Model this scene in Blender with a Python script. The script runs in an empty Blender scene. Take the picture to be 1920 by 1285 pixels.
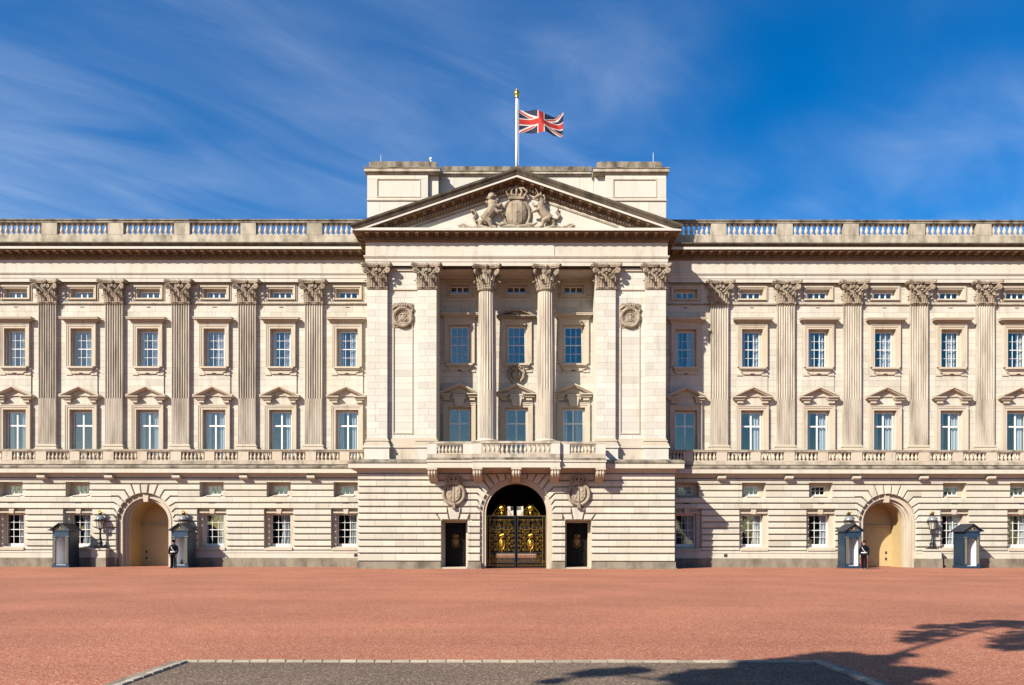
import bpy, bmesh, math, random
from mathutils import Vector, Matrix
R = math.radians
rng = random.Random(7)
C = bpy.context.scene.collection
SC = bpy.context.scene

# ------------------------------------------------------------------ camera, sky, sun
EYE, D, F = 1.6, 52.0, 1404.0          # eye height, metres to the wing wall, focal length in photo pixels
cam_d = bpy.data.cameras.new('camera'); cam = bpy.data.objects.new('camera', cam_d); C.objects.link(cam)
cam.location = (0, -D, EYE); cam.rotation_euler = (math.pi/2, -0.0011, 0)
cam_d.sensor_fit = 'HORIZONTAL'; cam_d.sensor_width = 36; cam_d.lens = F*36/1920
cam_d.shift_x = -8/1920; cam_d.shift_y = (1020-642.5)/1920
cam_d.clip_start = .1; cam_d.clip_end = 3000
SC.camera = cam
SUN_EL, SUN_AZ = R(35), R(45)          # azimuth: to the left of the facade's normal, behind the camera
sun_dir = Vector((-math.sin(SUN_AZ)*math.cos(SUN_EL), -math.cos(SUN_AZ)*math.cos(SUN_EL), math.sin(SUN_EL)))
world = bpy.data.worlds.new('World'); SC.world = world; world.use_nodes = True
wn, wl = world.node_tree.nodes, world.node_tree.links
wn.clear()
def N(nodes, t, **kw):
    n = nodes.new(t)
    for k, v in kw.items(): setattr(n, k, v)
    return n
def math_node(nodes, links, op, a, b=None, c=None, clamp=False):
    n = nodes.new('ShaderNodeMath'); n.operation = op; n.use_clamp = clamp
    for i, v in enumerate((a, b, c)):
        if v is None: continue
        if isinstance(v, (int, float)): n.inputs[i].default_value = v
        else: links.new(v, n.inputs[i])
    return n.outputs[0]
sky = N(wn, 'ShaderNodeTexSky', sky_type='NISHITA', sun_disc=False, sun_elevation=SUN_EL,
        sun_rotation=math.atan2(sun_dir.x, sun_dir.y), altitude=0, air_density=1.0, dust_density=0.45, ozone_density=1.9)
hs = N(wn, 'ShaderNodeHueSaturation'); hs.inputs['Saturation'].default_value = 1.74; hs.inputs['Value'].default_value = 1.52
hs.inputs['Hue'].default_value = .507
wl.new(sky.outputs[0], hs.inputs['Color'])
tc = N(wn, 'ShaderNodeTexCoord'); sp = N(wn, 'ShaderNodeSeparateXYZ'); wl.new(tc.outputs['Generated'], sp.inputs[0])
mw = lambda *a, **k: math_node(wn, wl, *a, **k)
zc = mw('MAXIMUM', sp.outputs[2], .06)
px, py = mw('DIVIDE', sp.outputs[0], zc), mw('DIVIDE', sp.outputs[1], zc)
al = mw('ADD', mw('MULTIPLY', px, .776), mw('MULTIPLY', py, .631))       # along the cirrus streaks
ac = mw('ADD', mw('MULTIPLY', px, -.631), mw('MULTIPLY', py, .776))
def wnoise(sa, sx, off, detail, rough, dist=0):
    cb = N(wn, 'ShaderNodeCombineXYZ'); wl.new(mw('MULTIPLY', al, sa), cb.inputs[0]); wl.new(mw('MULTIPLY', ac, sx), cb.inputs[1]); cb.inputs[2].default_value = off
    n = N(wn, 'ShaderNodeTexNoise'); n.inputs['Scale'].default_value = 1; n.inputs['Detail'].default_value = detail
    n.inputs['Roughness'].default_value = rough; n.inputs['Distortion'].default_value = dist
    wl.new(cb.outputs[0], n.inputs['Vector']); return n.outputs[0]
def wramp(v, a, b): 
    m = N(wn, 'ShaderNodeMapRange', interpolation_type='SMOOTHSTEP'); wl.new(v, m.inputs[0]); m.inputs[1].default_value = a; m.inputs[2].default_value = b
    return m.outputs[0]
big = wramp(wnoise(.50, .62, 5.5, 3, .5, .4), .40, .70)
fine = wramp(wnoise(1.5, 4.2, 1.7, 8, .58, 1.0), .12, .92)
wisp = wramp(wnoise(.9, 1.5, 3.1, 4, .55, 1.2), .44, .80)
cl = mw('ADD', mw('MULTIPLY', big, mw('ADD', mw('MULTIPLY', fine, .62), .12)), mw('MULTIPLY', mw('MULTIPLY', wisp, fine), .30), clamp=True)
mixc = N(wn, 'ShaderNodeMix', data_type='RGBA'); wl.new(mw('MULTIPLY', cl, .44), mixc.inputs[0])
wl.new(hs.outputs[0], mixc.inputs[6]); mixc.inputs[7].default_value = (9.0, 10.0, 11.0, 1)
bg = N(wn, 'ShaderNodeBackground'); bg.inputs[1].default_value = .05
wl.new(mixc.outputs[2], bg.inputs[0]); wo = N(wn, 'ShaderNodeOutputWorld'); wl.new(bg.outputs[0], wo.inputs[0])
sun_d = bpy.data.lights.new('sun', 'SUN'); sun_d.energy = 5.0; sun_d.angle = R(.53); sun_d.color = (1, .93, .82)
sun = bpy.data.objects.new('sun', sun_d); C.objects.link(sun); sun.location = sun_dir*120
sun.rotation_euler = sun_dir.to_track_quat('Z', 'Y').to_euler()
SC.view_settings.view_transform = 'Standard'; SC.view_settings.look = 'None'; SC.view_settings.gamma = 1
SC.view_settings.use_curve_mapping = False
SC.view_settings.exposure = 1.08
SC.render.engine = 'CYCLES'; SC.render.resolution_x = 1024; SC.render.resolution_y = 685

# ------------------------------------------------------------------ materials
def new_mat(name):
    m = bpy.data.materials.new(name); m.use_nodes = True
    return m, m.node_tree.nodes, m.node_tree.links, m.node_tree.nodes['Principled BSDF']
def plain(name, col, rough=.6, metal=0, spec=.5, noise=0, nscale=20, bump=0):
    m, n, l, b = new_mat(name)
    b.inputs['Base Color'].default_value = (*col, 1); b.inputs['Roughness'].default_value = rough
    b.inputs['Metallic'].default_value = metal; b.inputs['Specular IOR Level'].default_value = spec
    if noise or bump:
        g = N(n, 'ShaderNodeNewGeometry'); t = N(n, 'ShaderNodeTexNoise'); t.inputs['Scale'].default_value = nscale; t.inputs['Detail'].default_value = 4
        l.new(g.outputs['Position'], t.inputs['Vector'])
        mr = N(n, 'ShaderNodeMapRange'); mr.inputs[1].default_value = .3; mr.inputs[2].default_value = .7; mr.inputs[3].default_value = 1-noise; mr.inputs[4].default_value = 1+noise
        l.new(t.outputs[0], mr.inputs[0])
        v = N(n, 'ShaderNodeVectorMath', operation='SCALE'); v.inputs[0].default_value = col; l.new(mr.outputs[0], v.inputs['Scale']); l.new(v.outputs[0], b.inputs['Base Color'])
        if bump:
            bp = N(n, 'ShaderNodeBump'); bp.inputs['Strength'].default_value = bump; bp.inputs['Distance'].default_value = .01
            l.new(t.outputs[0], bp.inputs['Height']); l.new(bp.outputs[0], b.inputs['Normal'])
    return m
def stone(name, base, warm, dirt, s0=.58, s1=.80, smax=.55, wamt=.5, tamt=.12, streak=.22, sscale=2.2):
    """limestone: base colour, warm patches, dirt streaks running down, per-block tint, fine grain"""
    m, n, l, b = new_mat(name)
    g = N(n, 'ShaderNodeNewGeometry')
    def noise(scale, detail, vec=(1, 1, 1), rough=.55):
        mp = N(n, 'ShaderNodeMapping'); mp.inputs['Scale'].default_value = vec; l.new(g.outputs['Position'], mp.inputs[0])
        t = N(n, 'ShaderNodeTexNoise'); t.inputs['Scale'].default_value = scale; t.inputs['Detail'].default_value = detail; t.inputs['Roughness'].default_value = rough
        l.new(mp.outputs[0], t.inputs['Vector']); return t.outputs[0]
    def rng_(v, a, b_, c, d):
        r = N(n, 'ShaderNodeMapRange'); l.new(v, r.inputs[0])
        for i, q in enumerate((a, b_, c, d)): r.inputs[i+1].default_value = q
        return r.outputs[0]
    def mix(f, a, c):
        x = N(n, 'ShaderNodeMix', data_type='RGBA'); l.new(f, x.inputs[0])
        if isinstance(a, tuple): x.inputs[6].default_value = (*a, 1)
        else: l.new(a, x.inputs[6])
        if isinstance(c, tuple): x.inputs[7].default_value = (*c, 1)
        else: l.new(c, x.inputs[7])
        return x.outputs[2]
    c1 = mix(rng_(noise(.33, 4), .38, .66, 0, wamt), base, warm)
    c2 = mix(rng_(noise(sscale, 6, (1, 1, streak), .62), s0, s1, 0, smax), c1, dirt)
    at = N(n, 'ShaderNodeAttribute'); at.attribute_name = 'tint'
    ob = N(n, 'ShaderNodeObjectInfo')
    c3 = mix(math_node(n, l, 'ABSOLUTE', math_node(n, l, 'MULTIPLY', at.outputs['Fac'], .16)), c2, warm)
    grain = rng_(noise(14, 5), .3, .7, -.05, .05)
    f = math_node(n, l, 'ADD', math_node(n, l, 'ADD', math_node(n, l, 'MULTIPLY', at.outputs['Fac'], tamt), grain), 1.0)
    v = N(n, 'ShaderNodeVectorMath', operation='SCALE'); l.new(c3, v.inputs[0]); l.new(f, v.inputs['Scale'])
    l.new(v.outputs[0], b.inputs['Base Color']); b.inputs['Roughness'].default_value = .85; b.inputs['Specular IOR Level'].default_value = .25
    bp = N(n, 'ShaderNodeBump'); bp.inputs['Strength'].default_value = .35; bp.inputs['Distance'].default_value = .012
    l.new(noise(9, 7, (1, 1, 1), .65), bp.inputs['Height']); l.new(bp.outputs[0], b.inputs['Normal'])
    return m
M = {}
M['stone'] = stone('limestone', (.422, .396, .338), (.388, .340, .256), (.20, .162, .118), .50, .82, .55)
M['rust'] = stone('rusticated_limestone', (.424, .402, .332), (.404, .358, .272), (.225, .185, .14), .52, .84, .5)
M['pier'] = stone('pale_limestone', (.434, .418, .366), (.408, .372, .295), (.235, .205, .16), .54, .86, .5)
M['trim'] = stone('moulded_limestone', (0.4000, 0.3500, 0.2750), (0.3600, 0.2900, 0.2000), (0.1350, 0.1050, 0.0720), .55, .82, .6)
M['flute'] = stone('fluted_limestone', (0.4050, 0.3620, 0.2950), (0.3400, 0.2850, 0.2100), (0.1100, 0.0850, 0.0600), .42, .72, .78, streak=.12)
M['carved'] = stone('carved_limestone', (0.2850, 0.2380, 0.1760), (0.2300, 0.1750, 0.1150), (0.0800, 0.0600, 0.0420), .42, .70, .75, streak=.6)
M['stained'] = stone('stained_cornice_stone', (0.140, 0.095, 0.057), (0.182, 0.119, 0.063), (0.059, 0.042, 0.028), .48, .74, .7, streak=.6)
M['weather'] = stone('weathered_limestone', (0.231, 0.199, 0.150), (0.175, 0.143, 0.101), (0.035, 0.030, 0.022), .40, .64, .88, streak=.35, sscale=1.6)
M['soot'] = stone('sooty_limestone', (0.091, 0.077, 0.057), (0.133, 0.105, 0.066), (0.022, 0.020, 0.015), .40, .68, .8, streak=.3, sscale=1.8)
M['plinth'] = stone('plinth_stone', (0.210, 0.178, 0.133), (0.175, 0.143, 0.098), (0.059, 0.050, 0.037), .42, .68, .8, streak=.5, sscale=1.4)
M['cwall'] = stone('parapet_limestone', (0.3780, 0.3326, 0.2603), (0.3175, 0.2678, 0.1890), (0.1210, 0.1026, 0.0713), .42, .68, .85, streak=.3, sscale=1.5)
M['white'] = plain('white_paint', (0.5772, 0.5624, 0.5328), .45)
M['offwhite'] = plain('sash_paint', (0.4588, 0.4292, 0.3848), .45)
M['door_cream'] = plain('cream_door_paint', (.385, .285, .140), .55, noise=.06, nscale=3)
M['black'] = plain('black_iron', (.012, .012, .013), .35)
M['door_black'] = plain('black_door_paint', (.004, .0035, .003), .6, spec=.15)
M['gold'] = plain('gilding', (.55, .33, .055), .38, 1.0, noise=.15, nscale=30)
M['dull_gold'] = plain('dull_gilding', (.20, .11, .035), .5, .7)
M['box_blue'] = plain('sentry_box_blue_paint', (0.0098, 0.0294, 0.0574), .42, noise=.15, nscale=6)
M['box_black'] = plain('sentry_box_side_paint', (0.0091, 0.0238, 0.0434), .42, noise=.15, nscale=6)
M['box_gold'] = plain('sentry_box_gold_line', (0.3640, 0.2660, 0.0840), .5)
M['box_white'] = plain('sentry_box_white_lining', (0.5772, 0.5772, 0.5920), .5)
M['slate'] = plain('sentry_box_slate_roof', (0.0245, 0.0294, 0.0385), .5, noise=.2, nscale=9)
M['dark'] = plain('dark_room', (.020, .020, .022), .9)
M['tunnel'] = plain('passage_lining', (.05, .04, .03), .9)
M['lead'] = plain('grey_lead', (.10, .10, .10), .7)
M['navy'] = plain('navy_cloth', (.003, .0035, .007), .9, spec=.1)
M['blackcloth'] = plain('black_cloth', (.003, .003, .0032), .9, spec=.1)
M['red'] = plain('red_cloth', (0.1540, 0.0056, 0.0112), .85)
M['belt'] = plain('white_leather', (0.5550, 0.5476, 0.5180), .6)
M['boot'] = plain('black_leather', (.01, .01, .01), .25)
M['skin'] = plain('skin', (0.3330, 0.1850, 0.1258), .55)
M['hair'] = plain('dark_hair', (.02, .014, .01), .7)
M['wood'] = plain('rifle_wood', (.06, .03, .015), .5)
M['bark'] = plain('bark', (.16, .13, .09), .9, noise=.3, nscale=6, bump=.5)
M['leaf'] = plain('leaf', (.035, .055, .018), .6, noise=.3, nscale=3)
M['pole'] = plain('white_pole_paint', (0.5920, 0.5920, 0.5920), .4)
M['kerb'] = stone('kerb_stone', (0.2960, 0.2546, 0.1954), (0.2486, 0.2013, 0.1480), (0.1302, 0.1066, 0.0829), .5, .75, .5, tamt=.3)
def glass_mat():
    m, n, l, b = new_mat('window_glass'); n.remove(b)
    tr = N(n, 'ShaderNodeBsdfTransparent'); tr.inputs[0].default_value = (.95, .97, .98, 1)
    gl = N(n, 'ShaderNodeBsdfGlossy'); gl.inputs['Roughness'].default_value = .03; gl.inputs['Color'].default_value = (.82, .78, .68, 1)
    g = N(n, 'ShaderNodeNewGeometry'); t = N(n, 'ShaderNodeTexNoise'); t.inputs['Scale'].default_value = 1.3; l.new(g.outputs['Position'], t.inputs['Vector'])
    bp = N(n, 'ShaderNodeBump'); bp.inputs['Strength'].default_value = .05; bp.inputs['Distance'].default_value = .03; l.new(t.outputs[0], bp.inputs['Height']); l.new(bp.outputs[0], gl.inputs['Normal'])
    mx = N(n, 'ShaderNodeMixShader'); fr = N(n, 'ShaderNodeLayerWeight')
    l.new(math_node(n, l, 'ADD', math_node(n, l, 'MULTIPLY', math_node(n, l, 'POWER', fr.outputs['Facing'], 4.0), .5), .12, clamp=True), mx.inputs[0]); l.new(tr.outputs[0], mx.inputs[1]); l.new(gl.outputs[0], mx.inputs[2])
    l.new(mx.outputs[0], n['Material Output'].inputs[0]); return m
M['glass'] = glass_mat()
def lamp_glass():
    m, n, l, b = new_mat('lantern_glass'); n.remove(b)
    tr = N(n, 'ShaderNodeBsdfTransparent'); tr.inputs[0].default_value = (.9, .88, .82, 1); df = N(n, 'ShaderNodeBsdfPrincipled'); df.inputs['Base Color'].default_value = (.6, .56, .48, 1); df.inputs['Roughness'].default_value = .15
    mx = N(n, 'ShaderNodeMixShader'); mx.inputs[0].default_value = .42; l.new(tr.outputs[0], mx.inputs[1]); l.new(df.outputs[0], mx.inputs[2]); l.new(mx.outputs[0], n['Material Output'].inputs[0]); return m
M['lampglass'] = lamp_glass()
def curtain_mat():
    m, n, l, b = new_mat('net_curtain'); b.inputs['Base Color'].default_value = (.36, .39, .41, 1); b.inputs['Roughness'].default_value = .9
    return m
M['curtain'] = curtain_mat()
def ground_mat(name, cols, s1, s2, rough=.95, bump=.6, patch=.12):
    m, n, l, b = new_mat(name)
    g = N(n, 'ShaderNodeNewGeometry')
    def noise(scale, detail=3, rough=.6):
        t = N(n, 'ShaderNodeTexNoise'); t.inputs['Scale'].default_value = scale; t.inputs['Detail'].default_value = detail; t.inputs['Roughness'].default_value = rough
        l.new(g.outputs['Position'], t.inputs['Vector']); return t.outputs[0]
    vo = N(n, 'ShaderNodeTexVoronoi'); vo.inputs['Scale'].default_value = s1; l.new(g.outputs['Position'], vo.inputs['Vector'])
    rp = N(n, 'ShaderNodeValToRGB'); rp.color_ramp.elements.remove(rp.color_ramp.elements[1])
    for i, (p, c) in enumerate(cols):
        e = rp.color_ramp.elements[0] if i == 0 else rp.color_ramp.elements.new(p)
        e.position = p; e.color = (*c, 1)
    sx = N(n, 'ShaderNodeSeparateColor'); l.new(vo.outputs['Color'], sx.inputs[0])
    l.new(sx.outputs[0], rp.inputs[0])
    mr = N(n, 'ShaderNodeMapRange'); l.new(noise(s2, 5, .7), mr.inputs[0]); mr.inputs[1].default_value = .3; mr.inputs[2].default_value = .7; mr.inputs[3].default_value = .72; mr.inputs[4].default_value = 1.28
    m2 = N(n, 'ShaderNodeMapRange'); l.new(noise(.22, 5, .6), m2.inputs[0]); m2.inputs[1].default_value = .3; m2.inputs[2].default_value = .7; m2.inputs[3].default_value = 1-patch; m2.inputs[4].default_value = 1+patch
    v = N(n, 'ShaderNodeVectorMath', operation='SCALE'); l.new(rp.outputs[0], v.inputs[0]); mp = N(n, 'ShaderNodeMapping'); mp.inputs['Scale'].default_value = (.035, .42, 1); mp.inputs['Rotation'].default_value = (0, 0, .12); l.new(g.outputs['Position'], mp.inputs[0])
    tw = N(n, 'ShaderNodeTexNoise'); tw.inputs['Scale'].default_value = 1; tw.inputs['Detail'].default_value = 5; tw.inputs['Roughness'].default_value = .6; l.new(mp.outputs[0], tw.inputs['Vector'])
    m3 = N(n, 'ShaderNodeMapRange'); l.new(tw.outputs[0], m3.inputs[0]); m3.inputs[1].default_value = .3; m3.inputs[2].default_value = .7; m3.inputs[3].default_value = 1-patch*.8; m3.inputs[4].default_value = 1+patch*.8
    l.new(math_node(n, l, 'MULTIPLY', m3.outputs[0], math_node(n, l, 'MULTIPLY', mr.outputs[0], m2.outputs[0])), v.inputs['Scale'])
    l.new(v.outputs[0], b.inputs['Base Color']); b.inputs['Roughness'].default_value = rough; b.inputs['Specular IOR Level'].default_value = .2
    bp = N(n, 'ShaderNodeBump'); bp.inputs['Strength'].default_value = bump; bp.inputs['Distance'].default_value = .012
    l.new(math_node(n, l, 'ADD', vo.outputs['Distance'], noise(s2*1.7)), bp.inputs['Height']); l.new(bp.outputs[0], b.inputs['Normal'])
    return m
M['redground'] = ground_mat('red_bound_gravel', [(0, (.170, .052, .030)), (.35, (.270, .094, .053)), (.7, (.318, .126, .073)), (.93, (.39, .190, .118)), (1, (.46, .30, .20))], 55, 24, patch=.15)
M['asphalt'] = ground_mat('grey_asphalt', [(0, (.055, .037, .026)), (.4, (.105, .073, .052)), (.8, (.150, .107, .076)), (1, (.30, .23, .165))], 60, 28, patch=.22, bump=.3)

# ------------------------------------------------------------------ mesh builder
def obj(name, me, mat, parent=None, loc=(0, 0, 0), kind=None, label=None, cat=None, group=None, rot=(0, 0, 0)):
    if mat is not None and len(me.materials) == 0:
        for q in (mat if isinstance(mat, (list, tuple)) else [mat]): me.materials.append(q)
    o = bpy.data.objects.new(name, me); C.objects.link(o); o.location = loc; o.rotation_euler = rot
    if parent is not None: o.parent = parent
    for k, v in (('kind', kind), ('label', label), ('category', cat), ('group', group)):
        if v: o[k] = v
    return o
def empty(name, loc, label, cat, group=None, rz=0):
    o = bpy.data.objects.new(name, None); C.objects.link(o); o.location = loc; o.rotation_euler = (0, 0, rz)
    o['label'] = label; o['category'] = cat
    if group: o['group'] = group
    return o
def offset_poly(p, d):
    """inset a counter-clockwise polygon by d"""
    n = len(p); out = []
    for i in range(n):
        a, b, c = Vector(p[i-1]), Vector(p[i]), Vector(p[(i+1) % n])
        e1, e2 = (b-a).normalized(), (c-b).normalized()
        n1, n2 = Vector((-e1.y, e1.x)), Vector((-e2.y, e2.x))
        k = n1+n2; dn = max(.35, k.dot(n1)*1.0) if k.length > 1e-6 else 1
        q = b + k*(d/dn)
        out.append((q.x, q.y))
    return out
class MB:
    def __init__(s): s.v = []; s.f = []; s.t = []; s.m = []; s.cm = 0
    def face(s, idx, t=0): s.f.append(idx); s.t.append(t); s.m.append(s.cm)
    def add(s, pts): i = len(s.v); s.v.extend([tuple(p) for p in pts]); return i
    def quad(s, a, b, c, d, t=0): i = s.add((a, b, c, d)); s.face((i, i+1, i+2, i+3), t)
    def box(s, x0, x1, y0, y1, z0, z1, t=0):
        i = s.add([(x, y, z) for z in (z0, z1) for y in (y0, y1) for x in (x0, x1)])
        for f in ((0, 2, 3, 1), (4, 5, 7, 6), (0, 1, 5, 4), (2, 6, 7, 3), (0, 4, 6, 2), (1, 3, 7, 5)): s.face(tuple(i+k for k in f), t)
    def prism_y(s, poly, y0, y1, t=0, front=None):
        """polygon in x,z pushed from y0 (back) to y1 (front); the front ring may be another polygon"""
        n = len(poly); fr = front or poly
        i = s.add([(x, y0, z) for x, z in poly] + [(x, y1, z) for x, z in fr])
        s.face(tuple(range(i, i+n)), t); s.face(tuple(range(i+2*n-1, i+n-1, -1)), t)
        for k in range(n): s.face((i+k, i+(k+1) % n, i+n+(k+1) % n, i+n+k), t)
    def prism_x(s, poly, x0, x1, t=0):
        n = len(poly); i = s.add([(x0, y, z) for y, z in poly] + [(x1, y, z) for y, z in poly])
        s.face(tuple(range(i, i+n)), t); s.face(tuple(range(i+2*n-1, i+n-1, -1)), t)
        for k in range(n): s.face((i+k, i+(k+1) % n, i+n+(k+1) % n, i+n+k), t)
    def prism_z(s, poly, z0, z1, t=0, top=None):
        n = len(poly); tp = top or poly
        i = s.add([(x, y, z0) for x, y in poly] + [(x, y, z1) for x, y in tp])
        s.face(tuple(range(i, i+n)), t); s.face(tuple(range(i+2*n-1, i+n-1, -1)), t)
        for k in range(n): s.face((i+k, i+(k+1) % n, i+n+(k+1) % n, i+n+k), t)
    def lathe(s, prof, seg=12, c=(0, 0, 0), a0=0, cap=True):
        rings = []
        for r, z in prof:
            rings.append(s.add([(c[0]+r*math.cos(a0+2*math.pi*k/seg), c[1]+r*math.sin(a0+2*math.pi*k/seg), c[2]+z) for k in range(seg)]))
        for a, b in zip(rings, rings[1:]):
            for k in range(seg): s.face((a+k, a+(k+1) % seg, b+(k+1) % seg, b+k))
        if cap:
            s.face(tuple(rings[0]+k for k in range(seg-1, -1, -1))); s.face(tuple(rings[-1]+k for k in range(seg)))
    def tube(s, pts, rad, seg=8, flat=1.0):
        pts = [Vector(p) for p in pts]
        if isinstance(rad, (int, float)): rad = [rad]*len(pts)
        rings = []; up = None
        for i, p in enumerate(pts):
            d = (pts[min(i+1, len(pts)-1)]-pts[max(i-1, 0)])
            d = d.normalized() if d.length > 1e-9 else Vector((0, 0, 1))
            if up is None: up = Vector((0, 1, 0)) if abs(d.y) < .9 else Vector((1, 0, 0))
            u = (up-d*up.dot(d)).normalized(); up = u; w = d.cross(u)
            rings.append(s.add([p+(u*math.cos(2*math.pi*k/seg)*flat+w*math.sin(2*math.pi*k/seg))*rad[i] for k in range(seg)]))
        for a, b in zip(rings, rings[1:]):
            for k in range(seg): s.face((a+k, a+(k+1) % seg, b+(k+1) % seg, b+k))
        s.face(tuple(rings[0]+k for k in range(seg-1, -1, -1))); s.face(tuple(rings[-1]+k for k in range(seg)))
    def ball(s, c, r, seg=10, rings=6, rot=None):
        r = (r, r, r) if isinstance(r, (int, float)) else r
        base = []
        for j in range(1, rings):
            ph = math.pi*j/rings
            ring = []
            for k in range(seg):
                v = Vector((r[0]*math.sin(ph)*math.cos(2*math.pi*k/seg), r[1]*math.sin(ph)*math.sin(2*math.pi*k/seg), r[2]*math.cos(ph)))
                if rot: v = rot @ v
                ring.append((c[0]+v.x, c[1]+v.y, c[2]+v.z))
            base.append(s.add(ring))
        tv, bv = Vector((0, 0, r[2])), Vector((0, 0, -r[2]))
        if rot: tv, bv = rot @ tv, rot @ bv
        t, b = s.add([(c[0]+tv.x, c[1]+tv.y, c[2]+tv.z)]), s.add([(c[0]+bv.x, c[1]+bv.y, c[2]+bv.z)])
        for k in range(seg):
            s.face((t, base[0]+k, base[0]+(k+1) % seg)); s.face((b, base[-1]+(k+1) % seg, base[-1]+k))
        for a, e in zip(base, base[1:]):
            for k in range(seg): s.face((a+k, e+k, e+(k+1) % seg, a+(k+1) % seg))
    def sweep(s, path, prof):
        """profile (outward offset, z) along a plan polyline, mitred; outward is to the right of travel"""
        P = [Vector((p[0], p[1])) for p in path]; rings = []
        for i, p in enumerate(P):
            if i == 0: e = (P[1]-P[0]).normalized(); nrm = Vector((e.y, -e.x))
            elif i == len(P)-1: e = (P[-1]-P[-2]).normalized(); nrm = Vector((e.y, -e.x))
            else:
                e1, e2 = (P[i]-P[i-1]).normalized(), (P[i+1]-P[i]).normalized()
                n1, n2 = Vector((e1.y, -e1.x)), Vector((e2.y, -e2.x)); k = n1+n2; nrm = k/k.dot(n1)
            rings.append(s.add([(p.x+nrm.x*o, p.y+nrm.y*o, z) for o, z in prof]))
        n = len(prof)
        for a, b in zip(rings, rings[1:]):
            for k in range(n-1): s.face((a+k, b+k, b+k+1, a+k+1))
        s.face(tuple(rings[0]+k for k in range(n))); s.face(tuple(rings[-1]+k for k in range(n-1, -1, -1)))
    def mesh(s, name, smooth=False, fix=True, attr=None):
        me = bpy.data.meshes.new(name); me.from_pydata(s.v, [], s.f)
        if any(s.t):
            a = me.attributes.new('tint', 'FLOAT', 'FACE'); a.data.foreach_set('value', s.t)
        if any(s.m): me.polygons.foreach_set('material_index', s.m)
        if fix:
            b = bmesh.new(); b.from_mesh(me); bmesh.ops.recalc_face_normals(b, faces=b.faces); b.to_mesh(me); b.free()
        if smooth: me.shade_smooth()
        return me
    def build(s, name, mat, parent=None, loc=(0, 0, 0), smooth=False, **kw):
        return obj(name, s.mesh(name, smooth), mat, parent, loc, **kw)
def auto_smooth(o, ang=40):
    me = o.data; me.shade_smooth()
    try: me.set_sharp_from_angle(angle=R(ang))
    except Exception: pass
    return o
def P(p): return -p                     # projection towards the camera -> y

# ------------------------------------------------------------------ levels and places
BAY = 4.6; W0 = 11.72                     # window axes at W0 + k*BAY, pilasters half a bay on
NB = 7
WX = [W0+BAY*k for k in range(NB)]; PX = [W0+BAY*(k+.5) for k in range(NB)]
XE = WX[-1]+BAY*.5+.7                     # end of the wings, out of frame
CH = [5.68-.428*k for k in range(12)]     # channels of the rusticated ground floor
GF, CF, UP = .6, 3.95, .05                # front planes: wing ground floor, centre ground floor, wing upper wall
CP = 3.35                                 # front plane of the centre's pilasters
palace = empty('palace', (0, 0, 0), 'cream stone palace with columned centre under a pediment and long balustraded wings', 'palace')
tint = lambda: rng.gauss(0, .45)

# ------------------------------------------------------------------ the ground
m = MB(); m.quad((-500, -500, 0), (500, -500, 0), (500, 500, 0), (-500, 500, 0))
ground = m.build('forecourt', M['redground'], kind='structure', label='red bound gravel forecourt')
AX0, AX1, AY = -4.40, 4.02, -D+10.05      # the grey carriageway, its far edge
m = MB(); m.quad((AX0, -D-40, .004), (AX1, -D-40, .004), (AX1, AY, .004), (AX0, AY, .004))
m.build('carriageway', M['asphalt'], kind='structure', label='grey asphalt carriageway edged with pale setts')
kerb = MB(); kerb.box(AX0-.13, AX1+.13, AY+.115, AY+.15, -.05, .012); kerb.box(AX0-.24, AX0-.115, -D-4, AY+.112, -.05, .010); kerb.box(AX1+.115, AX1+.24, -D-4, AY+.112, -.05, .010)
kerb = kerb.build('kerb', M['plinth'], kind='structure', label='kerb of pale setts round the carriageway')
def sett(x0, x1, y0, y1):
    g = .006; b = MB(); h = .030+rng.uniform(-.005, .005); t = tint()
    p = [(x0+g, y0+g), (x1-g, y0+g), (x1-g, y1-g), (x0+g, y1-g)]; q = offset_poly(p, .008)
    b.prism_z(p, -.03, h-.008, t); b.prism_z(p, h-.008, h, t, top=q)
    b.build('kerb_sett', M['kerb'], kerb)
x = AX0-.11
while x < AX1+.1:
    L = min(rng.uniform(.225, .255), AX1+.11-x); sett(x, x+L, AY, AY+.11); x += L
for sx in (AX0-.11, AX1):
    y = AY-.002
    while y > AY-4.6: sett(sx, sx+.11, y-.24, y); y -= .24

# ------------------------------------------------------------------ walls: grids with openings, ashlar, rustication
def cuts(lo, hi, vals, eps=1e-4):
    s_ = sorted({round(v, 4) for v in [lo, hi]+[v for v in vals if lo+eps < v < hi-eps]}); return s_
def wall_grid(b, x0, x1, z0, z1, yf, yb, ops):
    xs = cuts(x0, x1, [v for o in ops for v in o[:2]]); zs = cuts(z0, z1, [v for o in ops for v in o[2:4]])
    def hole(x, z): return any(o[0] < x < o[1] and o[2] < z < o[3] for o in ops)
    for i in range(len(xs)-1):
        for j in range(len(zs)-1):
            a, c, d, e = xs[i], xs[i+1], zs[j], zs[j+1]
            if not hole((a+c)/2, (d+e)/2): b.quad((a, yf, d), (c, yf, d), (c, yf, e), (a, yf, e))
    for o in ops:
        a, c, d, e = o[:4]; y2 = o[4] if len(o) > 4 else yb
        b.quad((a, yf, d), (a, y2, d), (a, y2, e), (a, yf, e)); b.quad((c, yf, d), (c, y2, d), (c, y2, e), (c, yf, e))
        b.quad((a, yf, e), (a, y2, e), (c, y2, e), (c, yf, e)); b.quad((a, yf, d), (a, y2, d), (c, y2, d), (c, yf, d))
    b.quad((x0, yf, z0), (x0, yb, z0), (x0, yb, z1), (x0, yf, z1)); b.quad((x1, yf, z0), (x1, yb, z0), (x1, yb, z1), (x1, yf, z1))
    b.quad((x0, yf, z1), (x1, yf, z1), (x1, yb, z1), (x0, yb, z1))
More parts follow.
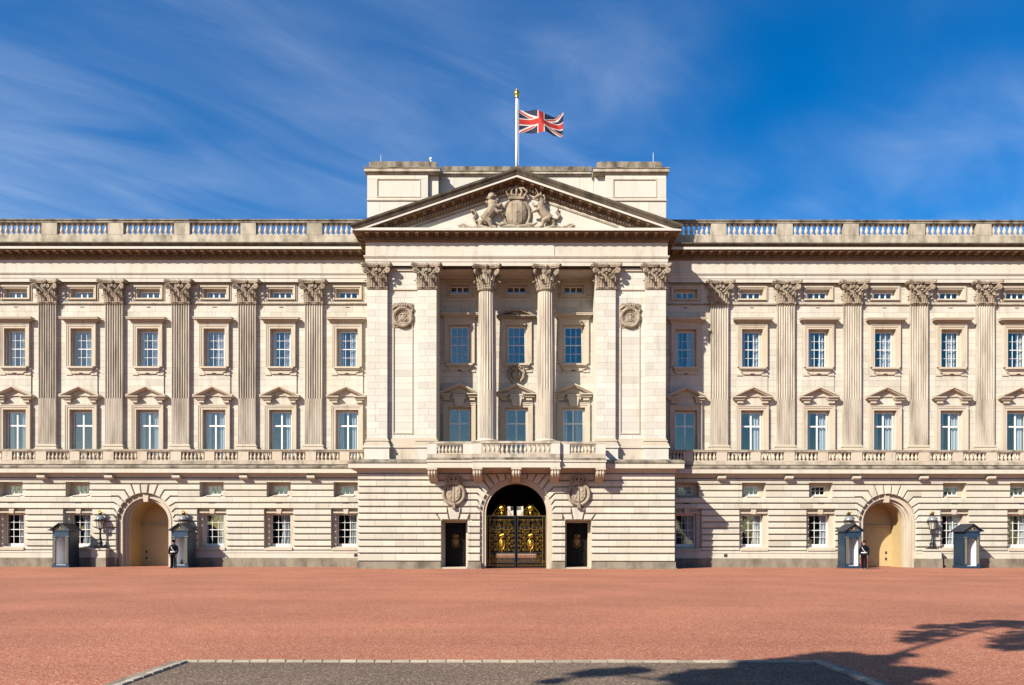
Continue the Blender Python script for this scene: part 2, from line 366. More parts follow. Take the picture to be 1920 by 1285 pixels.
def intervals(x0, x1, blocks):
    out = [(x0, x1)]
    for a, b in blocks:
        nxt = []
        for p, q in out:
            if b <= p or a >= q: nxt.append((p, q)); continue
            if a > p+.02: nxt.append((p, a))
            if b < q-.02: nxt.append((b, q))
        out = nxt
    return out
def split_len(a, b, L, odd):
    n = max(1, round((b-a)/L)); w = (b-a)/n
    if n == 1: return [(a, b)]
    c = [a]+[a+w*(k+(.18 if (odd+k) % 2 else -.18)*(1 if k < n else 0)) for k in range(1, n)]+[b]
    return list(zip(c, c[1:]))
def ashlar(x0, x1, z0, z1, yf, ops, L=1.15, H=.428, emit=None):
    """flat dressed blocks with hairline joints; emit(poly..) or joined into the builder returned"""
    zl = [5.68+H*k for k in range(1, 40)]
    zs = cuts(z0, z1, zl+[v for o in ops for v in o[2:4]])
    keep = [zs[0]]
    edge = {round(v, 4) for o in ops for v in o[2:4]}
    for v in zs[1:-1]:
        if v in edge or all(abs(v-e) > .13 for e in list(edge)+[zs[0], zs[-1]]): keep.append(v)
    keep.append(zs[-1]); b = MB()
    for j, (d, e) in enumerate(zip(keep, keep[1:])):
        mid = (d+e)/2
        for a, c in intervals(x0, x1, [(o[0], o[1]) for o in ops if o[2] < mid < o[3]]):
            for p, q in split_len(a, c, L, j):
                g = .005; t = tint()
                if emit: emit(p+g, q-g, d+g, e-g, yf, t)
                else: b.box(p+g, q-g, yf, yf+.03, d+g, e-g, t)
    return b
blocks = []                                # rusticated blocks: (area, x from axis, mesh builder)
def rblock(poly, yf, depth=.20, gap=.042, ch=.035, soft=None):
    b = MB(); p = offset_poly(poly, gap); q = offset_poly(poly, gap+ch)
    if soft is not None:
        sgn = 1 if soft > sum(v[0] for v in poly)/len(poly) else -1
        p = [(soft-sgn*.003, b_[1]) if abs(a_[0]-soft) < 1e-6 else b_ for a_, b_ in zip(poly, p)]; q = [(soft-sgn*.006, b_[1]) if abs(a_[0]-soft) < 1e-6 else b_ for a_, b_ in zip(poly, q)]
    t = tint(); yb = yf+depth
    b.prism_y(p, yb, yf+ch*.9, t)
    b.prism_y(p, yf+ch*.9, yf, t, front=q)
    xs = [v[0] for v in poly]; zs = [v[1] for v in poly]
    blocks.append(((max(xs)-min(xs))*(max(zs)-min(zs)), abs(sum(xs)/len(xs)), b))
def rect_block(x0, x1, z0, z1, yf, soft=(False, False, False, False)):
    """soft sides (left,right,bottom,top) are hairline joints instead of channels"""
    g, ch = .042, .035; e = [(.003 if s_ else g) for s_ in soft]; f = [(.006 if s_ else g+ch) for s_ in soft]
    p = [(x0+e[0], z0+e[2]), (x1-e[1], z0+e[2]), (x1-e[1], z1-e[3]), (x0+e[0], z1-e[3])]
    q = [(x0+f[0], z0+f[2]), (x1-f[1], z0+f[2]), (x1-f[1], z1-f[3]), (x0+f[0], z1-f[3])]
    b = MB(); t = tint(); b.prism_y(p, yf+.20, yf+ch*.9, t); b.prism_y(p, yf+ch*.9, yf, t, front=q)
    blocks.append(((x1-x0)*(z1-z0), abs(x0+x1)/2, b))
def rustic(x0, x1, zt, zb, yf, ops, L, edgesoft=(True, True)):
    lines = [v for v in CH if zb+.1 < v < zt-.05]
    zs = cuts(zb, zt, lines+[v for o in ops for v in o[2:4]])
    hard = {round(v, 4) for v in lines}
    keep = [zs[0]]+[v for v in zs[1:-1] if True]+[zs[-1]]
    for j, (d, e) in enumerate(zip(keep, keep[1:])):
        mid = (d+e)/2
        if e-d < .05: continue
        for a, c in intervals(x0, x1, [(o[0], o[1]) for o in ops if o[2] < mid < o[3]]):
            sp_ = split_len(a, c, L, int(round(mid/.428)))
            for p, q in sp_:
                rect_block(p, q, d, e, yf, (True, True, (round(d, 4) not in hard) and d != zb, (round(e, 4) not in hard) and e != zt))
def arch_blocks(cx, spring, r, joints, tops, ztop, xend, yf, zlow, L=1.2):
    """joints: (angle from vertical in degrees, channel height); tops: angles of the joints that rise to ztop"""
    S = spring
    def on(a, rr, sg): return (cx+sg*rr*math.sin(R(a)), S+rr*math.cos(R(a)))
    key = tops[0]
    def rise(a, z): return (z-S)/math.cos(R(a))
    def arc(a0, a1, sg): return [on(a0+(a1-a0)*k/4, r, sg) for k in range(5)]
    rblock([on(-key, r, 1)] + [on(-key+2*key*k/4, r, 1) for k in range(1, 4)] + [on(key, r, 1), on(key, rise(key, ztop), 1), on(-key, rise(key, ztop), 1)], yf-.03)
    for sg in (-1, 1):
        prev = key
        for a in tops[1:]:
            po = arc(prev, a, sg) + [on(a, rise(a, ztop), sg), on(prev, rise(prev, ztop), sg)]
            if sg > 0: po = po[::-1]
            rblock(ccw(po), yf); prev = a
        zp = ztop; bend_prev = on(prev, rise(prev, ztop), sg)
        for a, z in joints:
            xe = cx+sg*xend; bend = None
            if a < 89:
                rr = min(rise(a, z), r+.6); bx = min(rr*math.sin(R(a)), xend-.12, r+.22); bend = (cx+sg*bx, z)
            po = arc(prev, a, sg) + ([bend] if bend else []) + [(xe, z), (xe, zp)] + ([bend_prev] if bend_prev else [])
            rblock(ccw(po), yf, soft=xe); prev, zp, bend_prev = a, z, bend
        # straight jamb courses below the last joint
        rows = [zp]+[v for v in CH if zlow+.1 < v < zp-.05]+[zlow]
        for e, d in zip(rows, rows[1:]):
            a, c = sorted((cx+sg*r, cx+sg*xend)); rect_block(a, c, d, e, yf, (False, True, False, False) if sg > 0 else (True, False, False, False))
def ccw(p):
    A = sum(p[i-1][0]*p[i][1]-p[i][0]*p[i-1][1] for i in range(len(p)))
    q = p if A > 0 else p[::-1]
    out = [q[0]]
    for v in q[1:]:
        if (Vector(v)-Vector(out[-1])).length > .012: out.append(v)
    return out
def arch_ring(b, cx, S, r0, r1, z0, yf, yb, seg=28):
    """flat band of an arch between radii r0 > r1 at depth yf, with the inner reveal going back to yb"""
    pts = lambda r: [(cx-r, z0)]+[(cx-r*math.cos(math.pi*k/seg), S+r*math.sin(math.pi*k/seg)) for k in range(seg+1)]+[(cx+r, z0)]
    A, B = pts(r0), pts(r1)
    for k in range(len(A)-1):
        b.quad((A[k][0], yf, A[k][1]), (A[k+1][0], yf, A[k+1][1]), (B[k+1][0], yf, B[k+1][1]), (B[k][0], yf, B[k][1]))
        b.quad((B[k][0], yf, B[k][1]), (B[k+1][0], yf, B[k+1][1]), (B[k+1][0], yb, B[k+1][1]), (B[k][0], yb, B[k][1]))
def arch_backing(b, cx, S, r, x0, x1, z0, z1, yf, seg=28):
    """wall sheet with an arched hole"""
    A = [(cx-r, z0)]+[(cx-r*math.cos(math.pi*k/seg), S+r*math.sin(math.pi*k/seg)) for k in range(seg+1)]+[(cx+r, z0)]
    b.quad((x0, yf, z0), (cx-r, yf, z0), (cx-r, yf, z1), (x0, yf, z1)); b.quad((cx+r, yf, z0), (x1, yf, z0), (x1, yf, z1), (cx+r, yf, z1))
    for p, q in zip(A[1:-2], A[2:-1]): b.quad((p[0], yf, p[1]), (q[0], yf, q[1]), (q[0], yf, z1), (p[0], yf, z1))

# ------------------------------------------------------------------ shared pieces: balusters, capitals, windows
def baluster_mesh(h, r):
    b = MB(); q = r*.95
    b.box(-q, q, -q, q, 0, h*.11); b.box(-q, q, -q, q, h*.90, h)
    b.lathe([(r*.62, h*.11), (r*.85, h*.16), (r*.55, h*.20), (r*.98, h*.36), (r*.90, h*.46), (r*.52, h*.66), (r*.48, h*.76), (r*.78, h*.80), (r*.6, h*.84), (r*.8, h*.90)], 10)
    me = b.mesh('baluster', True)
    try: me.set_sharp_from_angle(angle=R(45))
    except Exception: pass
    return me
BAL_UP, BAL_LO = baluster_mesh(.82, .135), baluster_mesh(.64, .115)
for me_ in (BAL_UP, BAL_LO): me_.materials.append(M['trim'])
def leaf_pts(w, h, lean, curl):
    """acanthus leaf: rows of (across, out, up)"""
    rows = []; nv, nu = 9, 7
    for i in range(nv):
        t = i/(nv-1)
        if t < .68: z = h*t/.68*.92; o = .03+lean*(t/.68)**2
        else:
            a = (t-.68)/.32*math.pi*1.05; z = h*.92+curl*math.sin(a)*.9; o = .03+lean+curl*(1-math.cos(a))
        ww = w*.5*(1.0-.30*abs(math.sin(t*math.pi*4)))*(1 if t < .6 else 1-.75*((t-.6)/.4)**1.4)
        rows.append([(ww*(2*k/(nu-1)-1), o+.045*(1-abs(2*k/(nu-1)-1))+(.03 if k % 2 else 0), z) for k in range(nu)])
    return rows
def put_leaf(b, rows, fn):
    idx = [b.add([fn(*p) for p in r]) for r in rows]; n = len(rows[0])
    for a, c in zip(idx, idx[1:]):
        for k in range(n-1): b.face((a+k, a+k+1, c+k+1, c+k))
def spiral(c, r, turns, ux, uz, a0=0, n=22, k=.22):
    c, ux, uz = Vector(c), Vector(ux), Vector(uz)
    return [c+(ux*math.cos(a0+turns*2*math.pi*i/n)+uz*math.sin(a0+turns*2*math.pi*i/n))*r*(1-(1-k)*i/n) for i in range(n+1)]
def capital_pilaster():
    b = MB(); H = 1.5
    b.box(-.66, .66, -.07, .2, -.07, .015)
    i = b.add([(-.60, .2, 0), (.60, .2, 0), (.60, -.02, 0), (-.60, -.02, 0), (-.62, .2, 1.3), (.62, .2, 1.3), (.58, -.10, 1.3), (-.58, -.10, 1.3)])
    for f in ((0, 1, 2, 3), (7, 6, 5, 4), (0, 4, 5, 1), (1, 5, 6, 2), (2, 6, 7, 3), (3, 7, 4, 0)): b.face(tuple(i+k for k in f))
    for x in (-.5, 0, .5): put_leaf(b, leaf_pts(.40, .88, .12, .11), lambda a, o, z, x=x: (x+a, -o, z))
    for x in (-.31, .31): put_leaf(b, leaf_pts(.56, .52, .13, .11), lambda a, o, z, x=x: (x+a, -.05-o, z))
    for sg in (-1, 1):
        put_leaf(b, leaf_pts(.3, .52, .07, .07), lambda a, o, z, sg=sg: (sg*(.57+o), .06+a, z))
        b.tube([(sg*.2, -.16, .72), (sg*.42, -.2, .95), (sg*.62, -.26, 1.14), (sg*.74, -.32, 1.24)], [.05, .06, .07, .06], 6)
        b.tube(spiral((sg*.74, -.31, 1.06), .19, 1.6, (sg*.85, -.35, 0), (0, 0, 1), math.pi/2), .065, 6)
        b.ball((sg*.74, -.33, 1.06), .07, 6, 4)
        b.tube(spiral((sg*.17, -.2, 1.08), .12, 1.4, (-sg, 0, 0), (0, 0, 1), math.pi/2), .04, 6)
    for x, r in ((0, .15), (-.1, .08), (.1, .08)): b.ball((x, -.27, 1.40), (r, .1, r*.95), 8, 5)
    b.ball((0, -.2, 1.13), (.10, .08, .13), 8, 5)
    fr = [(-.95, -.36), (-.86, -.42), (-.55, -.29), (0, -.22), (.55, -.29), (.86, -.42), (.95, -.36)]
    b.prism_z([(.95, .25), (-.95, .25)]+fr, 1.29, 1.37); b.prism_z([(1.0, .25), (-1.0, .25)]+[(x*1.05, y*1.1) for x, y in fr], 1.37, H)
    return b.mesh('capital')
def capital_column():
    b = MB(); b.lathe([(.56, -.08), (.60, -.05), (.56, 0), (.50, .01), (.52, .6), (.60, 1.1), (.72, 1.3)], 24)
    for rows, n, off, r0 in ((leaf_pts(.42, .92, .12, .10), 8, 0, .50), (leaf_pts(.44, .52, .13, .11), 8, math.pi/8, .53)):
        for k in range(n):
            a = off+2*math.pi*k/n; ca, sa = math.cos(a), math.sin(a)
            put_leaf(b, rows, lambda u, o, z: ((r0+o)*ca-u*sa, (r0+o)*sa+u*ca, z))
    for k in range(4):
        a = math.pi/4+k*math.pi/2; d = Vector((math.cos(a), math.sin(a), 0))
        b.tube(spiral(d*.98+Vector((0, 0, 1.08)), .19, 1.6, d, (0, 0, 1), math.pi/2), .07, 6); b.ball(d*.98+Vector((0, 0, 1.08)), .08, 6, 4)
        b.tube([d*.56+Vector((0, 0, .72)), d*.72+Vector((0, 0, 1.0)), d*.92+Vector((0, 0, 1.25))], .06, 6)
        e = k*math.pi/2; f = Vector((math.cos(e), math.sin(e), 0)); t = Vector((-f.y, f.x, 0))
        b.ball(f*.78+Vector((0, 0, 1.40)), .13, 8, 5)
        for sg in (-1, 1): b.tube(spiral(f*.70+t*sg*.16+Vector((0, 0, 1.08)), .12, 1.4, t*-sg, (0, 0, 1), math.pi/2), .04, 6)
    pl = []
    for k in range(4):
        a = k*math.pi/2; rot = lambda x, y: (x*math.cos(a)-y*math.sin(a), x*math.sin(a)+y*math.cos(a))
        pl += [rot(*q) for q in ((-.80, -.92), (-.45, -.76), (0, -.69), (.45, -.76), (.80, -.92))]
    b.prism_z(pl, 1.29, 1.37); b.prism_z([(x*1.06, y*1.06) for x, y in pl], 1.37, 1.5)
    return b.mesh('capital')
CAP_P, CAP_C = capital_pilaster(), capital_column()
CAP_P.materials.append(M['carved']); CAP_C.materials.append(M['carved'])
def fluted_section(w, n, d, cable, y0=0):
    """front outline of a fluted pilaster, x from -w/2 to w/2"""
    fl = .04; pit = (w-fl)/n; pts = [(-w/2, y0)]
    for k in range(n):
        a = -w/2+fl+pit*k; b_ = a+pit-fl; c = (a+b_)/2; r = (b_-a)/2
        pts.append((a, y0))
        if cable: pts += [(a+.014, y0+.065)]+[(c-r*.8*math.cos(math.pi*j/4), y0+.035-.03*math.sin(math.pi*j/4)) for j in range(5)]+[(b_-.014, y0+.065)]
        else: pts += [(c-r*math.cos(math.pi*j/6), y0+d*math.sin(math.pi*j/6)) for j in range(1, 6)]
        pts.append((b_, y0))
    pts.append((w/2, y0)); return pts
def pilaster_shaft():
    b = MB(); w = 1.2
    for z0, z1, cb in ((8.45, 11.62, True), (11.62, 18.2, False)):
        b.prism_z(fluted_section(w, 7, .075, cb)+[(w/2, .3), (-w/2, .3)], z0, z1)
    return b.mesh('pilaster')
def base_mesh(w):
    b = MB(); h = w/2
    for ex, z0, z1 in ((.22, 7.0, 7.98), (.20, 7.98, 8.12), (.15, 8.12, 8.2), (.08, 8.2, 8.3), (.12, 8.3, 8.38), (.04, 8.38, 8.46)):
        b.box(-h-ex, h+ex, -ex, .3, z0, z1)
    return b.mesh('base')
PIL, PBASE = pilaster_shaft(), base_mesh(1.2); PIL.materials.append(M['flute']); PBASE.materials.append(M['trim'])

def sash(w, z0, z1, cols, rows, bar, mid=None, midw=.06, fr=.06, mull=None):
    """frame mesh centred on x = 0 at y = 0 (front) and the pane rectangles between its bars"""
    b = MB(); h = w/2; y0, y1 = 0, .07
    b.box(-h, -h+fr, y0, y1, z0, z1); b.box(h-fr, h, y0, y1, z0, z1); b.box(-h+fr, h-fr, y0, y1, z1-fr, z1); b.box(-h+fr, h-fr, y0-.02, y1, z0, z0+fr*1.3)
    xi, zi = (w-2*fr)/cols, None; zlo, zhi = z0+fr*1.3, z1-fr
    zb = [zlo+(zhi-zlo)*k/rows for k in range(rows+1)]
    if mid is not None: zb = [zlo, mid, zhi] if rows == 2 else [zlo+(mid-zlo)*k/(rows//2) for k in range(rows//2)]+[mid+(zhi-mid)*k/(rows//2) for k in range(rows//2+1)]
    xb = [-h+fr+xi*k for k in range(cols+1)]
    panes = []
    for k in range(1, cols):
        q = (mull or bar)/2; b.box(xb[k]-q, xb[k]+q, y0+.006, y1-.01, zlo, zhi)
    for k in range(1, rows):
        q = (midw if mid is not None and abs(zb[k]-mid) < 1e-6 else bar)/2; b.box(-h+fr, h-fr, y0+.001, y1-.014, zb[k]-q, zb[k]+q)
    for i in range(cols):
        for j in range(rows): panes.append((xb[i], xb[i+1], zb[j], zb[j+1]))
    return b.mesh('window'), panes
def pane_mesh(p, q=.0):
    b = MB(); b.box(p[0]+.002, p[1]-.002, .035, .041, p[2]+.002, p[3]-.002); return b.mesh('pane')
def curtain_mesh(w, z0, z1, seed):
    r = random.Random(seed); b = MB(); h = w/2-.03
    def drape(x0, x1, gather):
        n = 26; rows = []
        for j in range(5):
            t = j/4; z = z1+(z0-z1)*t; row = []
            for k in range(n+1):
                u = k/n; x = x0+(x1-x0)*u
                if gather: x = x1+(x-x1)*(1-.18*math.sin(math.pi*t))
                row.append((x, .20+.05*math.sin(u*(x1-x0)*30+seed)+.02*math.sin(u*(x1-x0)*13), z))
            rows.append(b.add(row))
        for a, c in zip(rows, rows[1:]):
            for k in range(n): b.face((a+k, a+k+1, c+k+1, c+k))
    k = r.random()
    drape(h*(-.25+.55*r.random()), h, True)
    if k > .45: drape(-h, -h*(.45+.4*r.random()), False)
    return b.mesh('curtain', True, fix=False)
FR = {}
FR['first'] = sash(1.36, 7.02, 10.74, 2, 2, .08, mid=9.78, midw=.10, fr=.055, mull=.10)
FR['second'] = sash(1.18, 13.88, 16.34, 3, 4, .022, mid=15.12, midw=.05, fr=.045)
FR['ground'] = sash(1.34, 1.52, 3.62, 3, 4, .027, mid=2.56, midw=.05, fr=.055)
FR['attic'] = sash(1.30, 18.66, 19.12, 3, 1, .08, fr=.05, mull=.085)
FR['mezz'] = sash(.98, 4.98, 5.60, 3, 2, .022, fr=.05)
for k_, (me_, _) in FR.items(): me_.materials.append(M['white'])
PM = {k_: [pane_mesh(p) for p in v[1]] for k_, v in FR.items()}
for l_ in PM.values():
    for me_ in l_: me_.materials.append(M['glass'])
def joined_panes(kind):
    b = MB()
    for p in FR[kind][1]: b.box(p[0]+.002, p[1]-.002, .035, .041, p[2]+.002, p[3]-.002)
    me = b.mesh('panes'); me.materials.append(M['glass']); return me
JP = {k_: joined_panes(k_) for k_ in ('ground', 'mezz', 'attic')}
CU = {k_: [curtain_mesh(w_, a_, b_, s_) for s_ in range(9)] for k_, w_, a_, b_ in (('first', 1.36, 7.02, 10.7), ('second', 1.18, 13.88, 16.3), ('ground', 1.34, 1.52, 3.6), ('mezz', .98, 4.98, 5.6))}
for l_ in CU.values():
    for me_ in l_: me_.materials.append(M['curtain'])
def window(kind, x, y, curtain=True, tilt=0, mat=None):
    w = obj('window', FR[kind][0], None, palace, (x, y, 0))
    if kind in JP: obj('panes', JP[kind], None, w, kind='stuff')
    else:
        for me in PM[kind]: obj('pane', me, None, w)
    if curtain and kind in CU and rng.random() < .85: obj('curtain', rng.choice(CU[kind]), None, w, (0, -.09 if kind == 'ground' else 0, 0))
    return w

# ------------------------------------------------------------------ window dressings
def ped_hood(keystone=False):
    """broken-based triangular hood on two brackets, x centred, y 0 at the wall"""
    b = MB(); zb, za, hw, pr = 11.80, 12.46, 1.36, .42
    rk = .20
    for sg in (-1, 1):
        prof = [(-pr, 0), (-pr, -.10), (-pr+.07, -.13), (-pr+.12, -rk), (0, -rk), (0, 0)]
        i = b.add([(sg*hw, y, zb+h+.05) for y, h in prof]+[(0, y, za+h) for y, h in prof]); n = len(prof)
        for k in range(n-1): b.face((i+k, i+k+1, i+n+k+1, i+n+k))
        b.face((i+n-1, i, i+n, i+2*n-1)); b.face(tuple(range(i, i+n)))
        x0, x1 = sorted((sg*hw, sg*.52)); b.box(x0, x1, -pr, 0, zb-.10, zb-.035); b.box(*sorted((sg*(hw-.06), sg*.56)), -pr+.07, 0, zb-.17, zb-.10); b.box(*sorted((sg*(hw-.12), sg*.60)), -pr+.13, 0, zb-.26, zb-.17)
        b.box(*sorted((sg*(hw-.30), sg*.66)), -pr+.22, 0, zb-.46, zb-.26)
    i = b.add([(-hw+.2, -.08, zb), (hw-.2, -.08, zb), (0, -.08, za-.1), (-hw+.2, 0, zb), (hw-.2, 0, zb), (0, 0, za-.1)])
    b.face((i, i+1, i+2)); b.face((i, i+3, i+4, i+1))
    if keystone:
        b.prism_y([(-.26, 10.92), (.26, 10.92), (.40, 11.62), (-.40, 11.62)], 0, -.26); b.box(-.44, .44, -.30, 0, 11.62, 11.74)
        for sg in (-1, 1): b.tube(spiral((sg*.42, -.2, 11.5), .12, 1.3, (sg, 0, 0), (0, 0, 1), math.pi/2, 12), .05, 5)
    return b.mesh('window_hood')
def surround(x0, x1, z0, z1, w=.30, pr=.16, ear=0):
    """moulded architrave round an opening"""
    b = MB()
    for a, p0, p1 in ((0, 0, .10), (.10, .05, pr)):
        o, i = w-a, 0
        o = w*(1-0) if a == 0 else w
    for inn, out, pj in ((0, w*.45, pr*.62), (w*.45, w*.8, pr*.82), (w*.8, w, pr)):
        b.box(x0-out, x0-inn, -pj, .0, z0, z1+out); b.box(x1+inn, x1+out, -pj, .0, z0, z1+out); b.box(x0-inn, x1+inn, -pj-.001, .0, z1+inn, z1+out)
    return b
SUR1 = surround(-.79, .79, 7.0, 10.86, .32, .16).mesh('window_surround')
HOOD1, HOOD1K = ped_hood(), ped_hood(True)
s2 = surround(-.73, .73, 13.84, 16.48, .30, .15); s2.box(-1.03, 1.03, -.13, 0, 16.785, 16.92)
SUR2 = s2.mesh('window_surround')
h = MB()
for (hw, pr, z0, z1) in ((1.12, .22, 16.92, 16.99), (1.20, .32, 16.99, 17.05), (1.33, .44, 17.05, 17.14), (1.36, .47, 17.14, 17.19)): h.box(-hw, hw, -pr, 0, z0, z1)
HOOD2 = h.mesh('window_hood')
s_ = MB(); s_.box(-.90, .90, -.27, 0, 13.70, 13.82); s_.box(-.84, .84, -.20, 0, 13.62, 13.70)
s_.prism_y([(-.62, 13.34), (.62, 13.34), (.62, 13.42), (.80, 13.50), (.80, 13.62), (-.80, 13.62), (-.80, 13.50), (-.62, 13.42)], 0, -.10)
for sg in (-1, 1): s_.box(*sorted((sg*.66, sg*1.07)), -.06, 0, 13.26, 13.38)
SILL2 = s_.mesh('window_sill')
s_ = MB(); s_.box(-.14, .14, -.105, -.03, 13.34, 13.40); SLIT = s_.mesh('vent_slit'); SLIT.materials.append(M['dark'])
s_ = MB(); s_.box(-.14, .14, -.004, .02, 17.96, 18.02); SLITA = s_.mesh('vent_slit'); SLITA.materials.append(M['dark'])
SURA = MB()
for inn, out, pj in ((0, .10, .06), (.10, .2, .12), (.27, .31, .05)):
    x0, x1, z0, z1 = -.80, .80, 18.62, 19.27
    SURA.box(x0-out, x0-inn, -pj, 0, z0-out*.6, z1+out); SURA.box(x1+inn, x1+out, -pj, 0, z0-out*.6, z1+out); SURA.box(x0-inn, x1+inn, -pj-.001, 0, z1+inn, z1+out); SURA.box(x0-inn, x1+inn, -pj-.001, 0, z0-out*.6, z0-inn*.6)
SURA = SURA.mesh('window_surround')
for me_ in (SUR1, HOOD1, HOOD1K, SUR2, HOOD2, SILL2, SURA): me_.materials.append(M['trim'])

# ------------------------------------------------------------------ cornices
ENT = [(0, 19.66), (0, 19.92), (.03, 19.92), (.03, 20.14), (.06, 20.14), (.12, 20.24), (.12, 20.30), (.01, 20.31), (.01, 21.16)]
BED = [(.01, 21.16), (.05, 21.18), (.10, 21.27), (.10, 21.46), (.19, 21.48), (.19, 21.62), (.70, 21.63), (.70, 21.66)]
FAS = [(.70, 21.66), (.74, 21.66), (.74, 21.83)]
CYM = [(.73, 21.83), (.76, 21.84), (.80, 21.90), (.90, 21.98), (.92, 22.06), (.2, 22.2), (-.3, 22.25)]
STR = [(0, 6.14), (.06, 6.14), (.06, 6.26), (.10, 6.32), (.14, 6.40), (.50, 6.41), (.50, 6.70)]
STRW = [(.49, 6.70), (.53, 6.71), (.55, 6.80), (.52, 6.86), (.30, 6.99), (-.7, 7.0)]
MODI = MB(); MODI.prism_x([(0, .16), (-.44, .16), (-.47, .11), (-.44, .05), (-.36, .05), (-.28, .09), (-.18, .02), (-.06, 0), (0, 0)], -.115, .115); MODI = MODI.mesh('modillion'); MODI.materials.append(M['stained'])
def dentils(b, x0, x1, y, z0, z1, st=.19, w=.12):
    n = int(abs(x1-x0)/st)
    for k in range(n):
        x = x0+(x1-x0)*(k+.5)/n; b.box(x-w/2, x+w/2, y-.10, y+.03, z0, z1)

# ================================================================== THE WINGS
interior_y = 1.4
for SG in (-1, 1):
    X = lambda a, b: tuple(sorted((SG*a, SG*b)))
    # --- upper wall: bay strips a little proud, plain wall between
    up = MB(); ashl = MB()
    ox0, ox1 = 9.3, XE
    up_ops = []
    for wx in WX:
        c = SG*wx; up_ops += [(c-.79, c+.79, 7.0, 10.86), (c-.73, c+.73, 13.84, 16.48), (c-.80, c+.80, 18.62, 19.27)]
    a, b_ = X(ox0, ox1)
    wall_grid(up, a, b_, 6.9, 19.7, P(UP)+.03, .35, up_ops)
    strip_ops = [(SG*wx-1.09, SG*wx+1.09, 7.0, 16.84) for wx in WX]
    bb = ashlar(a, b_, 6.95, 18.18, P(UP), strip_ops); ashl.v += bb.v; ashl.f += bb.f; ashl.t += bb.t; ashl.m += bb.m
    def join(dst, src):
        o_ = len(dst.v); dst.v += src.v; dst.f += [tuple(i+o_ for i in f) for f in src.f]; dst.t += src.t; dst.m += src.m
    for wx in WX:
        c = SG*wx
        join(ashl, ashlar(c-1.09, c+1.09, 7.0, 16.84, P(UP+.07), [(c-.79, c+.79, 7.0, 10.86), (c-.73, c+.73, 13.84, 16.48)], L=1.0))
        for x0, x1 in ((c-1.085, c-.79), (c+.79, c+1.085)): up.box(x0, x1, P(UP+.05), P(UP)+.02, 7.0, 16.83)
        for z0, z1 in ((10.86, 13.84), (16.48, 16.83)): up.box(c-.79, c+.79, P(UP+.05), P(UP)+.02, z0+.001, z1-.001)
    join(ashl, ashlar(a, b_, 18.27, 19.66, P(UP), [(SG*wx-.80, SG*wx+.80, 18.62, 19.27) for wx in WX], L=1.3))
    wall = up.build('upper_wall', M['stone'], palace)
    ashl.build('ashlar_blocks', M['stone'], wall, kind='stuff')
    n = MB(); n.box(a, b_, P(UP+.10), P(UP)+.02, 18.185, 18.265); n.build('string_moulding', M['carved'], wall)
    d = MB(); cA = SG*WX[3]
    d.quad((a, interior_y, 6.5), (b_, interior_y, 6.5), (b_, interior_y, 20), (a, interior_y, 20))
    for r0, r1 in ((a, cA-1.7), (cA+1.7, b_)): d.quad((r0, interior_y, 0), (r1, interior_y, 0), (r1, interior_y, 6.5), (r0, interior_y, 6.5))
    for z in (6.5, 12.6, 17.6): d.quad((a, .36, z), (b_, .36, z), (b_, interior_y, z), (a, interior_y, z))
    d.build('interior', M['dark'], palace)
    r = MB(); r.box(a, b_, .4, 12, 22.1, 22.25); r.box(a, b_, 11.9, 12.2, 0, 22.1); r.box(*X(XE-.1, XE), .4, 11.9, 0, 22.1); r.box(a, b_, -.25, .4, 19.7, 22.1)
    r.build('roof', M['lead'], palace)
    # --- openings' dressings
    for k, wx in enumerate(WX):
        c = SG*wx
        sr = obj('window_surround', SUR1, None, palace, (c, P(UP+.07), 0)); obj('window_hood', HOOD1, None, sr)
        sr = obj('window_surround', SUR2, None, palace, (c, P(UP+.07), 0)); obj('window_hood', HOOD2, None, sr); obj('window_sill', SILL2, None, sr); obj('vent_slit', SLIT, None, sr)
        sa = obj('window_surround', SURA, None, palace, (c, P(UP), 0)); obj('vent_slit', SLITA, None, sa)
        window('first', c, .12); window('second', c, .14); window('attic', c, .22, False)
        for x0, x1, z0, z1, hw, zt, zl in ((.79, .68, 7.0, 10.86, .68, 10.74, 7.02), (.73, .59, 13.84, 16.48, .59, 16.34, 13.88), (.80, .65, 18.62, 19.27, .65, 19.12, 18.66)):
            y_ = .13 if zt < 12 else (.15 if zt < 17 else .23); fill = MB()
            fill.box(c-x0, c-hw-.001, y_, .34, z0, z1); fill.box(c+hw+.001, c+x0, y_, .34, z0, z1); fill.box(c-hw, c+hw, y_, .34, zt+.001, z1)
            fill.box(c-hw, c+hw, y_-.03, .34, z0, zl-.001)
            fill.build('window_lining', M['trim'], sr, loc=(-c, -P(UP+.07), 0))
    # --- pilasters
    for px_ in PX:
        pl = obj('pilaster', PIL, None, palace, (SG*px_, P(.3), 0))
        obj('capital', CAP_P, None, pl, (0, 0, 18.22)); obj('base', PBASE, None, pl)
    # --- entablature and cornice
    path = [(SG*9.4, P(.3)), (SG*XE, P(.3))]
    if SG < 0: path = path[::-1]
    e = MB(); e.sweep(path, ENT+[(-.5, 21.16), (-.5, 19.66)]); ent = e.build('entablature', M['stone'], palace)
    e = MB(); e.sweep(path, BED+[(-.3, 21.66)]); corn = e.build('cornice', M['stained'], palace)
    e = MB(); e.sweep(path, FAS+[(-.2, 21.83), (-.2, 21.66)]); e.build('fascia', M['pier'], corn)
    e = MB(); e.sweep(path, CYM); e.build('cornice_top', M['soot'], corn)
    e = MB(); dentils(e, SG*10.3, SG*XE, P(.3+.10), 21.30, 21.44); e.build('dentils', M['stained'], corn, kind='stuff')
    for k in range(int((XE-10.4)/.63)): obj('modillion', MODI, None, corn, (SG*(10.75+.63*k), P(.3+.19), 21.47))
    # --- roof balustrade
    pb = MB(); zb0, zb1, zb2 = 22.1, 23.03, 23.85
